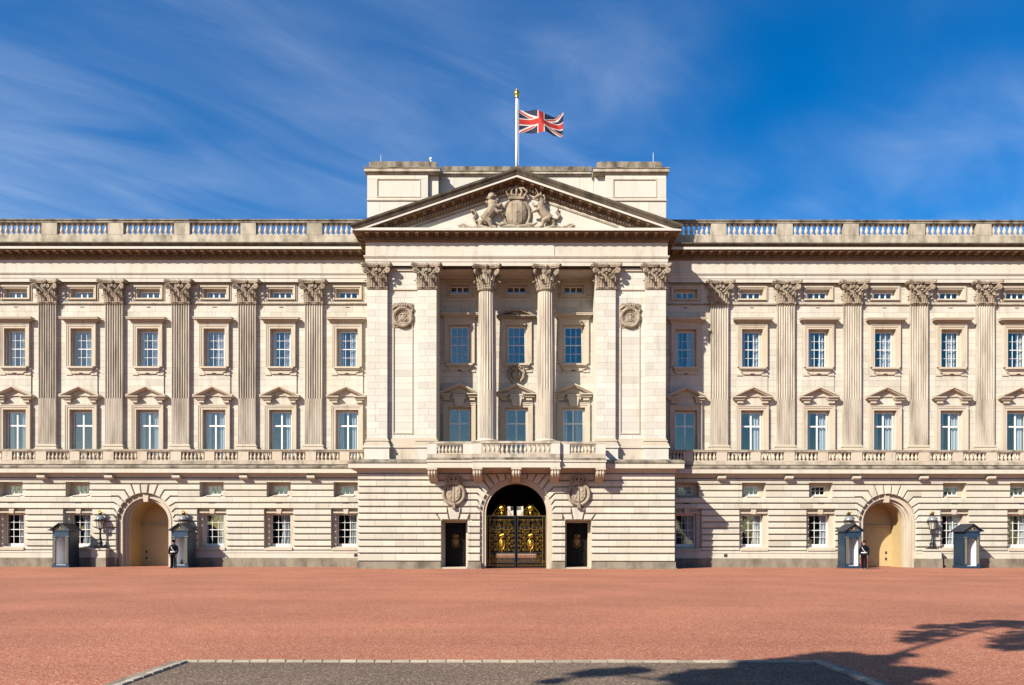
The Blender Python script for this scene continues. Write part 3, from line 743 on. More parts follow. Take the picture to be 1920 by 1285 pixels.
    pb.box(*X(9.0, XE), P(.12), .40, zb0, 22.72); pb.box(*X(9.0, XE), P(.05), .33, 22.72, zb1)
    par = pb.build('parapet', M['cwall'], palace)
    rl = MB(); rl.box(*X(9.0, XE), P(.08), .36, zb2, zb2+.16); rl.box(*X(9.0, XE), P(.13), .41, zb2+.16, zb2+.23); rl.build('coping', M['weather'], par)
    edges = [9.4]+[v for px_ in PX for v in (px_-.53, px_+.53)]
    for px_ in PX:
        q = MB(); q.box(*X(px_-.53, px_+.53), P(.06), .34, zb1, zb2); q.build('pier', M['cwall'], par)
    for a0, a1 in zip(edges[0::2], edges[1::2]):
        n_ = round((a1-a0-.1)/.375)
        for k in range(n_): obj('baluster', BAL_UP, None, par, (SG*(a0+.05+(a1-a0-.1)*(k+.5)/n_), .14, zb1))
    # --- string course, lower balustrade
    path = [(SG*10.0, P(GF)), (SG*XE, P(GF))]
    if SG < 0: path = path[::-1]
    e = MB(); e.sweep(path, STR+[(-.4, 6.70), (-.4, 6.14)]); st = e.build('string_course', M['rust'], palace)
    e = MB(); e.sweep(path, STRW); e.build('weathering', M['weather'], st)
    for px_ in PX: q = MB(); q.prism_x([(P(GF)+.01, 6.0), (P(GF+.36), 6.06), (P(GF+.40), 6.12), (P(GF+.40), 6.24), (P(GF)+.01, 6.24)], *X(px_-.27, px_+.27)); q.build('bracket', M['rust'], st)
    bq = MB(); yb0, yb1 = P(.95), P(.68)
    bq.box(*X(10.0, XE), yb0-.05, yb1+.05, 7.001, 7.14); bq.box(*X(10.0, XE), yb0, yb1, 7.14, 7.25)
    bal = bq.build('balustrade', M['cwall'], palace)
    q = MB(); q.box(*X(10.0, XE), yb0-.03, yb1+.03, 7.88, 7.97); q.box(*X(10.0, XE), yb0-.07, yb1+.07, 7.97, 8.02); q.build('coping', M['cwall'], bal)
    piers = sorted([(px_, .36) for px_ in PX]+[(wx, .33) for wx in WX])
    for cx_, hw in piers:
        if cx_-hw < 10.2: continue
        q = MB(); q.box(*X(cx_-hw, cx_+hw), yb0-.01, yb1+.01, 7.25, 7.88); q.build('pier', M['trim'], bal)
    lo = 10.15
    for cx_, hw in piers+[(XE, 0)]:
        a0, a1 = lo, cx_-hw; lo = cx_+hw
        if a1-a0 < .25: continue
        n_ = max(1, round((a1-a0)/.262))
        for k in range(n_): obj('baluster', BAL_LO, None, bal, (SG*(a0+(a1-a0)*(k+.5)/n_), (yb0+yb1)/2, 7.245))
    # --- ground floor: backing, rusticated blocks, deep-set windows, the side arch
    yf = P(GF); gb = MB(); ops = []; arc_k = 3; CXA = SG*WX[arc_k]; SPR = CH[6]
    for k, wx in enumerate(WX):
        c = SG*wx
        if k == arc_k: continue
        ops += [(c-1.0, c+1.0, 1.12, 4.04, P(.30)), (c-.82, c+.82, 4.84, 5.82, P(.0))]
    a, b_ = X(10.0, XE); ax0, ax1 = CXA-2.3, CXA+2.3
    for r0, r1 in ((a, ax0), (ax1, b_)):
        wall_grid(gb, r0, r1, 1.0, 6.2, yf+.18, .38, [o for o in ops if r0 < o[0] < r1])
        rustic(r0, r1, 6.14, 1.12, yf, [o[:4] for o in ops if r0 < o[0] < r1], 1.35)
    arch_backing(gb, CXA, SPR, 1.93, ax0, ax1, 0, 6.2, yf+.18)
    gw = gb.build('ground_floor_wall', M['rust'], palace)
    # courses over the arch down to its springing
    rect_block(ax0, ax1, CH[0], 6.14, yf, (True, True, False, False))
    arch_blocks(CXA, SPR, 1.9, [(33, CH[1]), (46, CH[2]), (59, CH[3]), (73, CH[4]), (86, CH[5]), (90, CH[6])], [6.6, 20], CH[0], 2.3, yf, 1.12)
    # the straight joint between the top pair and the first bent course
    # arch mouldings
    ar = MB()
    for r0, r1, y0, y1 in ((1.96, 1.74, P(.34), P(.30)), (1.74, 1.62, P(.38), P(.16)), (1.62, 1.46, P(.16), P(.02)), (1.46, 1.38, P(.02), .30)): arch_ring(ar, CXA, SPR, r0, r1, 0, y0, y1)
    ar.prism_y([(CXA-.15, SPR+1.36), (CXA+.15, SPR+1.36), (CXA+.2, SPR+1.9), (CXA-.2, SPR+1.9)], P(.1), P(.46))
    arch = auto_smooth(ar.build('archway', M['trim'], palace), 30)
    dm = MB()
    pts = lambda r: [(CXA-r, .02)]+[(CXA-r*math.cos(math.pi*k/24), SPR+r*math.sin(math.pi*k/24)) for k in range(25)]+[(CXA+r, .02)]
    dm.prism_y(pts(1.44), 1.92, 1.82); dr = dm.build('door', M['door_cream'], arch)
    q = MB(); q.box(CXA-1.37, CXA+1.37, 1.66, 1.819, 2.84, 2.94); q.build('transom', M['door_cream'], arch)
    for z in (.55, 1.0):
        q = MB(); q.box(CXA+SG*1.05-.06, CXA+SG*1.05+.06, 1.79, 1.819, z-.09, z+.09); q.build('door_bolt', M['black'], arch)
    q = MB(); arch_ring(q, CXA, SPR, 1.6, 1.40, 0, .29, 1.83); auto_smooth(q.build('passage_lining', M['door_cream'], arch), 30)
    # --- plinth
    p_ = MB(); 
    for r0, r1 in ((a, CXA-1.9), (CXA+1.9, b_)):
        p_.box(r0, r1, yf-.04, .38, .62, .97); p_.box(r0, r1, yf-.07, .38, .97, 1.04); p_.box(r0, r1, yf-.04, .38, 1.04, 1.12)
    pln = p_.build('plinth', M['rust'], palace)
    lines_x = a
    while lines_x < b_:
        l2 = min(lines_x+rng.uniform(1.1, 1.7), b_)
        for r0, r1 in intervals(lines_x, l2, [(CXA-1.9, CXA+1.9)]):
            q = MB(); t = tint(); q.box(r0+.005, r1-.005, yf-.11-rng.uniform(0, .012), .3, -.02, .62, t); q.build('plinth_stone', M['plinth'], pln)
        lines_x = l2
    q = MB(); q.box(a, b_, yf-.072, yf-.02, 1.041, 1.075) if False else None
    q = MB(); q.box(*X(10.88 if SG < 0 else 14.25, 11.12 if SG < 0 else 14.49), yf-.045, yf, .70, .92); q.build('vent', M['dark'], pln)
    # --- ground windows
    for k, wx in enumerate(WX):
        if k == arc_k: continue
        c = SG*wx
        ln = MB(); y0 = P(.30)
        # second plane inside the outer opening
        wall_grid(ln, c-1.0, c+1.0, 1.12, 4.04, y0, .02, [(c-.72, c+.72, 1.40, 3.70, .10)])
        ln.box(c-.98, c+.98, P(.46), y0, 3.70, 3.80); ln.prism_y([(c-.14, 3.66), (c+.14, 3.66), (c+.19, 4.04), (c-.19, 4.04)], y0, P(.52))
        ln.box(c-.95, c+.95, P(.70), y0+.3, 1.14, 1.29); ln.prism_x([(P(.66), 1.29), (y0+.25, 1.29), (y0+.25, 1.40)], c-.90, c+.90)
        fr = ln.build('window_surround', M['trim'], palace)
        window('ground', c, .04)
        f2 = MB(); f2.box(c-.72, c-.671, .05, .2, 1.40, 3.70); f2.box(c+.671, c+.72, .05, .2, 1.40, 3.70); f2.box(c-.671, c+.671, .05, .2, 3.621, 3.70); f2.box(c-.671, c+.671, .03, .2, 1.39, 1.519); f2.build('window_lining', M['white'], fr)
        f3 = MB(); f3.box(c-.82, c-.491, P(.03), .25, 4.84, 5.82); f3.box(c+.491, c+.82, P(.03), .25, 4.84, 5.82); f3.box(c-.491, c+.491, P(.03), .25, 5.601, 5.82)
        f3.prism_x([(P(.52), 4.845), (.25, 4.845), (.25, 4.979), (P(.06), 4.979)], c-.491, c+.491); f3.build('window_lining', M['trim'], fr)
        window('mezz', c, .02)
        v = MB(); v.box(c-.2, c+.2, yf-.006, yf+.02, CH[3]-.035, CH[3]+.035); v.build('vent_slit', M['dark'], fr)
    # --- lamp pedestals on the plinth
    for lx in (WX[arc_k]-2.83, WX[arc_k]+2.86):
        q = MB(); q.box(*X(lx-.50, lx+.50), P(1.16), yf-.06, .621, 1.16); q.box(*X(lx-.58, lx+.58), P(1.24), yf-.05, 1.16, 1.27); lp = q.build('lamp_ledge', M['rust'], palace)
        q = MB(); q.box(*X(lx-.54, lx+.54), P(1.22), yf-.12, -.02, .62); q.build('plinth_stone', M['plinth'], lp)

# ================================================================== THE CENTRE
cyf = P(CF)
HX = 10.17
DOOR = 3.98
cg = MB()
for sg in (-1, 1):
    a, b_ = sorted((sg*HX, sg*2.95)); d0, d1 = sg*DOOR-.85, sg*DOOR+.85
    wall_grid(cg, a+.0, b_, 0, 6.2, cyf+.18, -.6, [(d0, d1, -.01, CH[6], P(2.5))])
    rustic(a, b_, 6.14, .45, cyf, [(d0, d1, 0, CH[6]), (*sorted((sg*(DOOR-1.03), sg*(DOOR+1.64))), CH[6], CH[5]), (sg*DOOR-.48, sg*DOOR+.48, CH[5], CH[4])], 1.35)
    for po in ([(-.30, CH[6]), (.30, CH[6]), (.48, CH[4]), (-.48, CH[4])], [(-.85, CH[6]), (-.30, CH[6]), (-.39, CH[5]), (-1.02 if sg > 0 else -1.15, CH[5])], [(.30, CH[6]), (.85, CH[6]), (1.02 if sg < 0 else 1.15, CH[5]), (.39, CH[5])]):
        rblock([(sg*DOOR+x, z) for x, z in po], cyf-(.03 if po[0][0] == -.30 and po[1][0] == .30 else 0))
    for s2_ in (-1, 1):
        xo = .99 if s2_*sg < 0 else 1.62            # towards the arch the course ends at the arch's own stones
        rblock(ccw([(sg*DOOR+s2_*x, z) for x, z in ((.85, CH[6]), (xo+.02, CH[6]), (xo+.02, CH[5]), (1.15 if xo > 1.2 else xo, CH[5]))]), cyf, soft=sg*DOOR+s2_*(xo+.02)) if xo > 1.2 else None
arch_backing(cg, 0, 3.54, 2.3, -2.95, 2.95, 0, 6.2, cyf+.18)
arch_blocks(0, 3.54, 2.27, [(47, CH[0]), (57, CH[1]), (67, CH[2]), (77, CH[3]), (86, CH[4]), (90, CH[5])], [5.5, 16, 27, 37], 6.14, 2.95, cyf, .45)
# returns of the block on the wings' side
for sg in (-1, 1):
    cg.box(*sorted((sg*(HX-.04), sg*(HX-.14))), cyf+.13, -.3, 0, 6.2)
cw = cg.build('ground_floor_wall', M['rust'], palace)
for sg in (-1, 1):
    zs = [6.14]+[v for v in CH if v > .5]+[.45]
    for e, d in zip(zs, zs[1:]):
        q = MB(); q.box(*sorted((sg*(HX+.0), sg*(HX-.06))), cyf+.10, -.7, d+.04, e-.04, tint()); q.build('return_block', M['rust'], cw)
pl = MB()
segs = [(-HX-.05, -DOOR-.86), (-DOOR+.86, -2.26), (2.26, DOOR-.86), (DOOR+.86, HX+.05)]
cpl = MB(); cpl.box(-HX-.02, -DOOR-.87, cyf-.02, -.7, -.02, .02); cpl = cpl.build('plinth', M['plinth'], palace)
for s0, s1 in segs:
    n_ = max(1, round((s1-s0)/1.5))
    for k in range(n_):
        q = MB(); q.box(s0+(s1-s0)*k/n_+.004, s0+(s1-s0)*(k+1)/n_-.004, cyf-.09-rng.uniform(0, .01), cyf+.6 if 0 < k < n_-1 or abs(s0) < 5 and abs(s1) < 5 else -.7, -.02, .45, tint()); q.build('plinth_stone', M['plinth'], cpl)
for s0, s1 in segs:
    q = MB(); q.box(s0-.05, s1+.05, cyf-.26, cyf-.085, -.02, .075, .3); q.build('foot_stone', M['plinth'], cpl)
# string course and the balcony
e = MB(); e.sweep([(-HX, -.7), (-HX, cyf), (HX, cyf), (HX, -.7)], STR+[(-.4, 6.70), (-.4, 6.14)]); st = e.build('string_course', M['rust'], palace)
e = MB(); e.sweep([(-HX, -.7), (-HX, cyf), (HX, cyf), (HX, -.7)], STRW); e.build('weathering', M['weather'], st)
fl = MB(); fl.box(-HX+.3, HX-.3, cyf+.3, P(.8), 6.75, 6.97); fl.build('terrace', M['weather'], palace)
by = P(CF+1.22); by2 = P(CF+1.45); BW = 5.58; BM = 2.72
bl = MB(); bl.box(-BW, BW, by, cyf-.45, 6.36, 6.72); bl.box(-BM, BM, by2, by-.001, 6.36, 6.72)
bl.box(-BW-.06, BW+.06, by-.06, cyf-.3, 6.722, 6.82); bl.box(-BM-.06, BM+.06, by2-.06, by-.062, 6.722, 6.82); bal = bl.build('balcony', M['rust'], palace)
bl = MB(); bl.box(-BW-.02, BW+.02, by-.02, cyf-.3, 6.822, 6.98); bl.box(-BM-.02, BM+.02, by2-.02, by-.022, 6.822, 6.98); bl.build('weathering', M['weather'], bal)
bl = MB()
for (x0, x1, yy) in ((-BW, -BM, by), (-BM, BM, by2), (BM, BW, by)):
    bl.box(x0+.002, x1-.002, yy+.02, yy+.30, 6.982, 7.2); bl.box(x0+.002, x1-.002, yy, yy+.34, 7.86, 8.0)
for sg in (-1, 1): bl.box(*sorted((sg*BW, sg*(BW-.34))), by+.345, cyf+.1, 6.982, 7.2); bl.box(*sorted((sg*BW, sg*(BW-.34))), by+.345, cyf+.1, 7.86, 8.0)
bl.build('rail', M['cwall'], bal)
def pier_(x0, x1, y): q = MB(); q.box(x0, x1, y+.01, y+.31, 7.2, 7.86); q.build('pier', M['pier'], bal)
for sg in (-1, 1):
    pier_(*sorted((sg*BW, sg*(BW-.6))), by); pier_(*sorted((sg*(BM+.02), sg*(BM+.62))), by); pier_(*sorted((sg*BM, sg*(BM-.55))), by2)
    xa, xb = BM+.66, BW-.64
    for k in range(7): obj('baluster', BAL_LO, None, bal, (sg*(xa+(xb-xa)*(k+.5)/7), by+.16, 7.21))
for k in range(15): obj('baluster', BAL_LO, None, bal, ((k-7)*.285, by2+.16, 7.21))
def console(x, yf_):
    c = MB(); o = yf_
    c.prism_x([(cyf+.05, 6.358), (o+.04, 6.358), (o+.04, 6.25), (o+.10, 6.20), (o+.10, 6.02), (o+.20, 5.88), (o+.42, 5.80), (cyf-.28, 5.72), (cyf-.12, 5.56), (cyf+.05, 5.52)], x-.27, x+.27)
    c.box(x-.32, x+.32, o, o+.5, 6.24, 6.357)
    for k in (-.17, 0, .17): c.tube([(x+k, o+.09, 6.22), (x+k, o+.08, 6.0), (x+k, o+.22, 5.84), (x+k, o+.5, 5.76)], .05, 6)
    c.tube([(x-.28, o+.26, 5.98), (x+.28, o+.26, 5.98)], .13, 10)
    c.build('console', M['trim'], bal)
for x, yy in ((-BW+.3, by), (BW-.3, by), (-BM+.28, by2), (BM-.28, by2), (0, by2)): console(x, yy)
# pedestal course, piers, panels
pr = MB(); ab = []
PIX, POX = 5.82, 9.05
for sg in (-1, 1):
    x0, x1 = sorted((sg*5.18, sg*9.74))
    pr = MB(); pr.box(x0, x1, P(3.03), P(.02), 6.9, 19.66); ab.append(pr.build('pier_wall', M['pier'], palace))
PW = {-1: ab[0], 1: ab[1]}
def emit_to(parent, name='ashlar_block', depth=.035):
    def f(x0, x1, z0, z1, yf, t):
        b = MB(); b.box(x0, x1, yf, yf+depth, z0, z1, t); b.build(name, M['pier'], parent)
    return f
for sg in (-1, 1):
    pw = PW[sg]
    for cx, w in ((PIX, 1.24), (POX, 1.32)):
        b = MB(); b.box(sg*cx-w/2+.012, sg*cx+w/2-.012, P(CP)+.02, P(3.031), 8.4, 18.22); po = b.build('pilaster', M['pier'], palace)
        ashlar(sg*cx-w/2, sg*cx+w/2, 8.46, 18.16, P(CP), [], L=.8, H=.428, emit=emit_to(po, depth=.30))
        obj('capital', CAP_P, None, po, (sg*cx, P(CP), 18.22))
        b = MB(); h_ = w/2
        for ex, z0, z1 in ((.17, 7.95, 8.08), (.13, 8.08, 8.15), (.07, 8.15, 8.26), (.11, 8.26, 8.33), (.04, 8.33, 8.46)): b.box(sg*cx-h_-ex, sg*cx+h_+ex, P(CP+ex), P(3.031), z0, z1)
        b.build('base', M['trim'], po)
        b = MB(); b.box(sg*cx-h_-.2, sg*cx+h_+.2, P(CP+.2), P(3.031), 7.0, 7.12); b.box(sg*cx-h_-.15, sg*cx+h_+.15, P(CP+.15), P(3.031), 7.12, 7.82); b.box(sg*cx-h_-.22, sg*cx+h_+.22, P(CP+.22), P(3.031), 7.82, 7.945); b.build('pedestal', M['pier'], po)
    # strip between the pilasters: sunk panel, necking, plinth
    xa, xb = sorted((sg*6.44, sg*8.39)); cx = (xa+xb)/2
    ashlar(xa, xb, 8.46, 18.16, P(3.07), [(cx-.68, cx+.68, 8.75, 17.3)], L=.9, emit=emit_to(pw))
    ashlar(cx-.60, cx+.60, 8.83, 15.75, P(3.045), [], L=.9, emit=emit_to(pw))
    b = MB()
    for q0, q1, pj in ((.60, .64, 3.12), (.64, .685, 3.09)):
        b.box(cx-q1, cx-q0, P(pj), P(3.031), 8.75, 17.3); b.box(cx+q0, cx+q1, P(pj), P(3.031), 8.75, 17.3); b.box(cx-q0, cx+q0, P(pj-.001), P(3.031), 8.83-(q1-.6), 8.83-(q0-.6))
    b.build('panel_moulding', M['trim'], pw)
    b = MB(); b.box(xa, xb, P(3.14), P(3.031), 18.16, 18.24); b.build('string_moulding', M['trim'], pw); b = MB(); b.box(xa, xb, P(3.11), P(3.031), 7.0, 7.86); b.box(xa, xb, P(3.18), P(3.031), 7.86, 8.08); b.box(xa, xb, P(3.13), P(3.031), 8.08, 8.45); b.build('string_moulding', M['trim'], pw)
    ashlar(xa, xb, 18.26, 19.64, P(3.07), [], L=.9, emit=emit_to(pw))
    b = MB(); b.box(xa+.12, xb-.12, P(3.16), P(3.075), 19.40, 19.56); b.build('string_moulding', M['trim'], pw)
# portico back wall with three bays
PB = 1.1
pbw = MB(); WXC = (-3.87, 0, 3.87)
pops = []
for c in WXC: pops += [(c-.79, c+.79, 7.0, 10.86), (c-.78, c+.78, 13.84, 16.48), (c-.72, c+.72, 18.56, 19.2)]
wall_grid(pbw, -5.2, 5.2, 6.9, 19.66, P(PB)+.03, P(PB)+.45, pops); pbw.box(-5.18, 5.18, P(PB)+.02, P(CP-.5), 6.6, 6.98); pbw.box(-5.17, 5.17, P(PB)+.05, P(CP-.55), 19.55, 19.65)
pb_ = pbw.build('portico_wall', M['stone'], palace)
ashlar(-5.18, 5.18, 7.0, 19.55, P(PB), pops, L=1.1).build('ashlar_blocks', M['stone'], pb_, kind='stuff')
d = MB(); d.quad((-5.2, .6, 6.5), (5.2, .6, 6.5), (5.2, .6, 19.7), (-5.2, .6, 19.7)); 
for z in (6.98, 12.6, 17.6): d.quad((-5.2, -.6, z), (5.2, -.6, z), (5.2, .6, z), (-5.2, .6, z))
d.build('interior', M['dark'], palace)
seg_ped = MB()
arcp = [(1.25*math.sin(R(a))/math.sin(R(38)), 17.02+1.25/math.sin(R(38))*(math.cos(R(a))-math.cos(R(38)))) for a in range(-38, 39, 4)]
seg_ped.prism_y(arcp+[(x*.93, z-.13) for x, z in arcp[::-1]], 0, -.42); seg_ped.box(-1.36, 1.36, -.46, 0, 16.95, 17.03); seg_ped.box(-1.25, 1.25, -.36, 0, 16.86, 16.95)
seg_ped.ball((0, -.12, 17.22), (.28, .2, .26)); 
for sg in (-1, 1):
    seg_ped.tube(spiral((sg*.45, -.14, 17.18), .2, 1.5, (sg, 0, 0), (0, 0, 1), 2), .06, 6); seg_ped.tube(spiral((sg*.82, -.12, 17.12), .13, 1.3, (sg, 0, 0), (0, 0, 1), 1), .05, 6)
seg_ped = seg_ped.mesh('window_hood'); seg_ped.materials.append(M['carved'])
for i, c in enumerate(WXC):
    y = P(PB)
    sr = obj('window_surround', SUR1, None, palace, (c, y, 0)); obj('window_hood', HOOD1K, None, sr)
    sr2 = obj('window_surround', SUR2, None, palace, (c, y, 0)); obj('window_hood', HOOD2 if i != 1 else seg_ped, None, sr2); obj('window_sill', SILL2, None, sr2); obj('vent_slit', SLIT, None, sr2)
    b = MB(); b.box(-.95, .95, -.12, 0, 18.34, 18.44); b.box(-.85, .85, -.16, 0, 18.44, 18.56)
    for sg in (-1, 1): b.box(*sorted((sg*.72, sg*.84)), -.08, 0, 18.562, 19.3)
    b.box(-.72, .72, -.081, 0, 19.2, 19.3); b.build('window_surround', M['trim'], palace, (c, y, 0))
    for kind, yy in (('first', .14), ('second', .14), ('attic', .2)):
        window(kind, c, y+yy, kind == 'first' and i == 2)
    for x0, z0, z1, hw, zt, zl, y_ in ((.79, 7.0, 10.86, .68, 10.74, 7.02, .15), (.78, 13.84, 16.48, .59, 16.34, 13.88, .15), (.72, 18.56, 19.2, .65, 19.12, 18.66, .21)):
        fill = MB(); fill.box(-x0, -hw-.001, y_, .42, z0, z1); fill.box(hw+.001, x0, y_, .42, z0, z1); fill.box(-hw, hw, y_, .42, zt+.001, z1); fill.box(-hw, hw, y_-.03, .42, z0, zl-.001)
        fill.build('window_lining', M['trim'], sr2)
# columns
def column_mesh():
    b = MB(); nf, sub = 22, 4; zs = [8.45, 9.5, 10.6, 11.62, 11.625, 13.0, 14.5, 16.0, 17.2, 18.15]
    rings = []
    for z in zs:
        r = .625-.085*max(0, (z-11.0)/7.2)**1.3 if z > 11 else .625; cab = z <= 11.62; ring = []
        for k in range(nf):
            for j in range(sub):
                a = 2*math.pi*(k+j/sub)/nf
                rr = r if j == 0 else (r-(.05 if j == 2 else .038) if not cab else r-(.012 if j == 2 else .03))
                ring.append((rr*math.cos(a), rr*math.sin(a), z))
        rings.append(b.add(ring))
    n = nf*sub
    for a, c in zip(rings, rings[1:]):
        for k in range(n): b.face((a+k, a+(k+1) % n, c+(k+1) % n, c+k))
    return b.mesh('column')
COL = column_mesh(); COL.materials.append(M['flute'])
for sg in (-1, 1):
    y = P(CP-.68)
    co = obj('column', COL, None, palace, (sg*1.94, y, 0)); obj('capital', CAP_C, None, co, (0, 0, 18.22))
    b = MB(); b.box(-.88, .88, -.88, .88, 6.97, 8.02); b.lathe([(.86, 8.02), (.88, 8.08), (.84, 8.15), (.74, 8.17), (.70, 8.25), (.76, 8.28), (.78, 8.33), (.74, 8.38), (.66, 8.40), (.64, 8.46)], 32); auto_smooth(b.build('base', M['trim'], co))
# entablature round the centre
cpath = [(-9.8, -.2), (-9.8, P(CP)), (9.8, P(CP)), (9.8, -.2)]
e = MB(); e.sweep(cpath, ENT+[(-1.15, 21.16), (-1.15, 19.66)]); e.box(-8.6, 8.6, P(CP-1.16), P(.4), 19.662, 21.8); ent = e.build('entablature', M['stone'], palace)
e = MB(); e.box(-2.45, 2.45, P(CP+.05), P(CP), 20.33, 21.10); e.build('plaque', M['pier'], ent)
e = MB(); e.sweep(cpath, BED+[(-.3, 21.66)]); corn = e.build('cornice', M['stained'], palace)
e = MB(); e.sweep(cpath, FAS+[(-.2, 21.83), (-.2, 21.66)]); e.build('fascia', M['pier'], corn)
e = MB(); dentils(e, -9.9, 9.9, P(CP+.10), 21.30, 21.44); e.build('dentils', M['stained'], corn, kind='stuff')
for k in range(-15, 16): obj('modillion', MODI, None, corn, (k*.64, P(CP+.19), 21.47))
for sg in (-1, 1):
    for k in range(4): obj('modillion', MODI, None, corn, (sg*(9.8+.19), P(CP)+.35+k*.64, 21.47), rot=(0, 0, sg*math.pi/2))
# pediment
TOP0, APX, HWP = 21.98, 25.60, 10.62
zl = lambda x: TOP0+(APX-TOP0)*(1-abs(x)/HWP)
ty = MB(); i = ty.add([(-9.9, P(CP), 21.8), (9.9, P(CP), 21.8), (0, P(CP), 25.2), (-9.9, -.5, 21.8), (9.9, -.5, 21.8), (0, -.5, 25.2)])
for f in ((0, 1, 2), (3, 5, 4), (0, 2, 5, 3), (1, 4, 5, 2)): ty.face(tuple(i+k for k in f))
ped = ty.build('pediment', M['pier'], palace)
def rake(prof, name, mat):
    b = MB(); n = len(prof)
    for sg in (-1, 1):
        st_, en = [], []
        for p, h_ in prof:
            t = max(0, (21.835-(TOP0+h_))/(APX-TOP0)); st_.append((sg*HWP*(1-t), P(CP+p), TOP0+(APX-TOP0)*t+h_)); en.append((0, P(CP+p), APX+h_))
        i = b.add(st_+en)
        for k in range(n): b.face((i+k, i+(k+1) % n, i+n+(k+1) % n, i+n+k))
        b.face(tuple(range(i, i+n)))
    return b.build(name, mat, ped)
rake([(.74, -.38), (.78, -.36), (.82, -.26), (.92, -.12), (.95, 0), (-3.2, .0), (-3.2, -.38)], 'raking_cornice_top', M['soot'])
rake([(.70, -.52), (.74, -.52), (.74, -.381), (-.5, -.381), (-.5, -.52)], 'raking_fascia', M['pier'])
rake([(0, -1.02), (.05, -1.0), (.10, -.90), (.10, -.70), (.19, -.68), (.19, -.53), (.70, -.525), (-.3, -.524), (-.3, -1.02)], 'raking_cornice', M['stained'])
sl = math.atan2(APX-TOP0, HWP); dn = MB()
for sg in (-1, 1):
    for k in range(15):
        x = sg*(.35+k*.62); z = zl(x)-.53-.165
        if z > 21.86: obj('modillion', MODI, None, ped, (x, P(CP+.19), z), rot=(0, sg*sl, 0))
    for k in range(52):
        x = sg*(.1+k*.19); z = zl(x)-.90
        if z > 21.84:
            q = [(x-.06, z+.06*sg*math.tan(sl)), (x+.06, z-.06*sg*math.tan(sl)), (x+.06, z+.15-.06*sg*math.tan(sl)), (x-.06, z+.15+.06*sg*math.tan(sl))]; dn.prism_y(q, P(CP+.07), P(CP+.20))
    dn.prism_y(ccw([(0, zl(0)-1.24), (sg*HWP*.62, zl(HWP*.62)-1.24), (sg*HWP*.62, zl(HWP*.62)-1.12), (0, zl(0)-1.12)]), P(CP)+.02, P(CP+.05))
dn.build('dentils', M['carved'], ped, kind='stuff')

# ------------------------------------------------------------------ carved work (tubes and lumps fused by a voxel remesh)
def fuse(o, vox):
    r = o.modifiers.new('fuse', 'REMESH'); r.mode = 'VOXEL'; r.voxel_size = vox; r.use_smooth_shade = True; return o
def crown(b, c, w, h, y):
    x, z = c
    b.box(x-w*.42, x+w*.42, y-.14, y+.2, z, z+h*.2)
    for k in range(-3, 4):
        b.ball((x+k*w*.14, y-.12+.02*abs(k), z+h*.10), .035, 6, 4)
        if k % 2 == 0 or True: b.ball((x+k*w*.14, y-.10, z+h*(.30 if k % 2 else .36)), (.07*w, .07, .09*h), 8, 5)
    for k in (-1, -.5, 0, .5, 1): b.tube([(x+k*w*.42, y-.1, z+h*.2), (x+k*w*.55, y-.16, z+h*.5), (x+k*w*.36, y-.14, z+h*.74), (x, y-.1, z+h*.78)], .055*w+.01, 6)
    b.ball((x, y-.1, z+h*.82), .075*w+.01, 8, 5); b.box(x-.02*w, x+.02*w, y-.14, y-.06, z+h*.82, z+h); b.box(x-.07*w, x+.07*w, y-.14, y-.06, z+h*.90, z+h*.94)
T = MB(); yy = 0
T.ball((0, -.12, 1.15), (.68, .34, .92), 20, 12)
T.tube([(.80*math.cos(a*math.pi/12), -.12, 1.12+1.02*math.sin(a*math.pi/12)) for a in range(25)], .10, 8)
for x in (-.3, 0, .3): T.tube([(x, -.40+abs(x)*.16, .55), (x, -.47+abs(x)*.16, 1.15), (x, -.40+abs(x)*.16, 1.72)], .035, 5)
T.tube([(-.6, -.28, 1.15), (0, -.48, 1.15), (.6, -.28, 1.15)], .035, 5)
crown(T, (0, 2.02), 1.15, .92, -.18)
# lion
L_ = lambda pts: [(x, y, z) for x, y, z in pts]
T.tube(L_([(-2.0, -.22, .72), (-1.75, -.26, .95), (-1.5, -.3, 1.3), (-1.38, -.3, 1.62)]), [.30, .31, .31, .30], 10)
T.ball((-1.42, -.32, 1.72), (.34, .28, .40)); T.ball((-1.52, -.40, 2.10), (.25, .25, .27)); T.ball((-1.50, -.60, 2.04), (.13, .13, .12)); T.ball((-1.52, -.36, 2.36), (.2, .15, .09))
for k in range(7): T.ball((-1.5+.34*math.cos(k*.9), -.32, 1.95+.32*math.sin(k*.9)), .11, 6, 4)
T.tube(L_([(-1.35, -.4, 1.62), (-1.08, -.42, 1.50), (-.92, -.38, 1.70)]), [.14, .12, .09]); T.tube(L_([(-1.4, -.42, 1.38), (-1.12, -.45, 1.12), (-.88, -.4, 1.22)]), [.14, .12, .09])
T.tube(L_([(-1.95, -.32, .75), (-1.62, -.36, .55), (-1.50, -.32, .25), (-1.22, -.36, .16)]), [.25, .19, .11, .10]); T.tube(L_([(-2.12, -.2, .65), (-2.2, -.22, .36), (-1.98, -.24, .14), (-1.78, -.28, .12)]), [.2, .14, .1, .09])
T.tube(L_([(-2.22, -.15, .72), (-2.5, -.15, .62), (-2.62, -.15, .88), (-2.45, -.15, 1.12), (-2.58, -.16, 1.32), (-2.75, -.16, 1.28)]), [.08, .07, .07, .07, .10, .12])
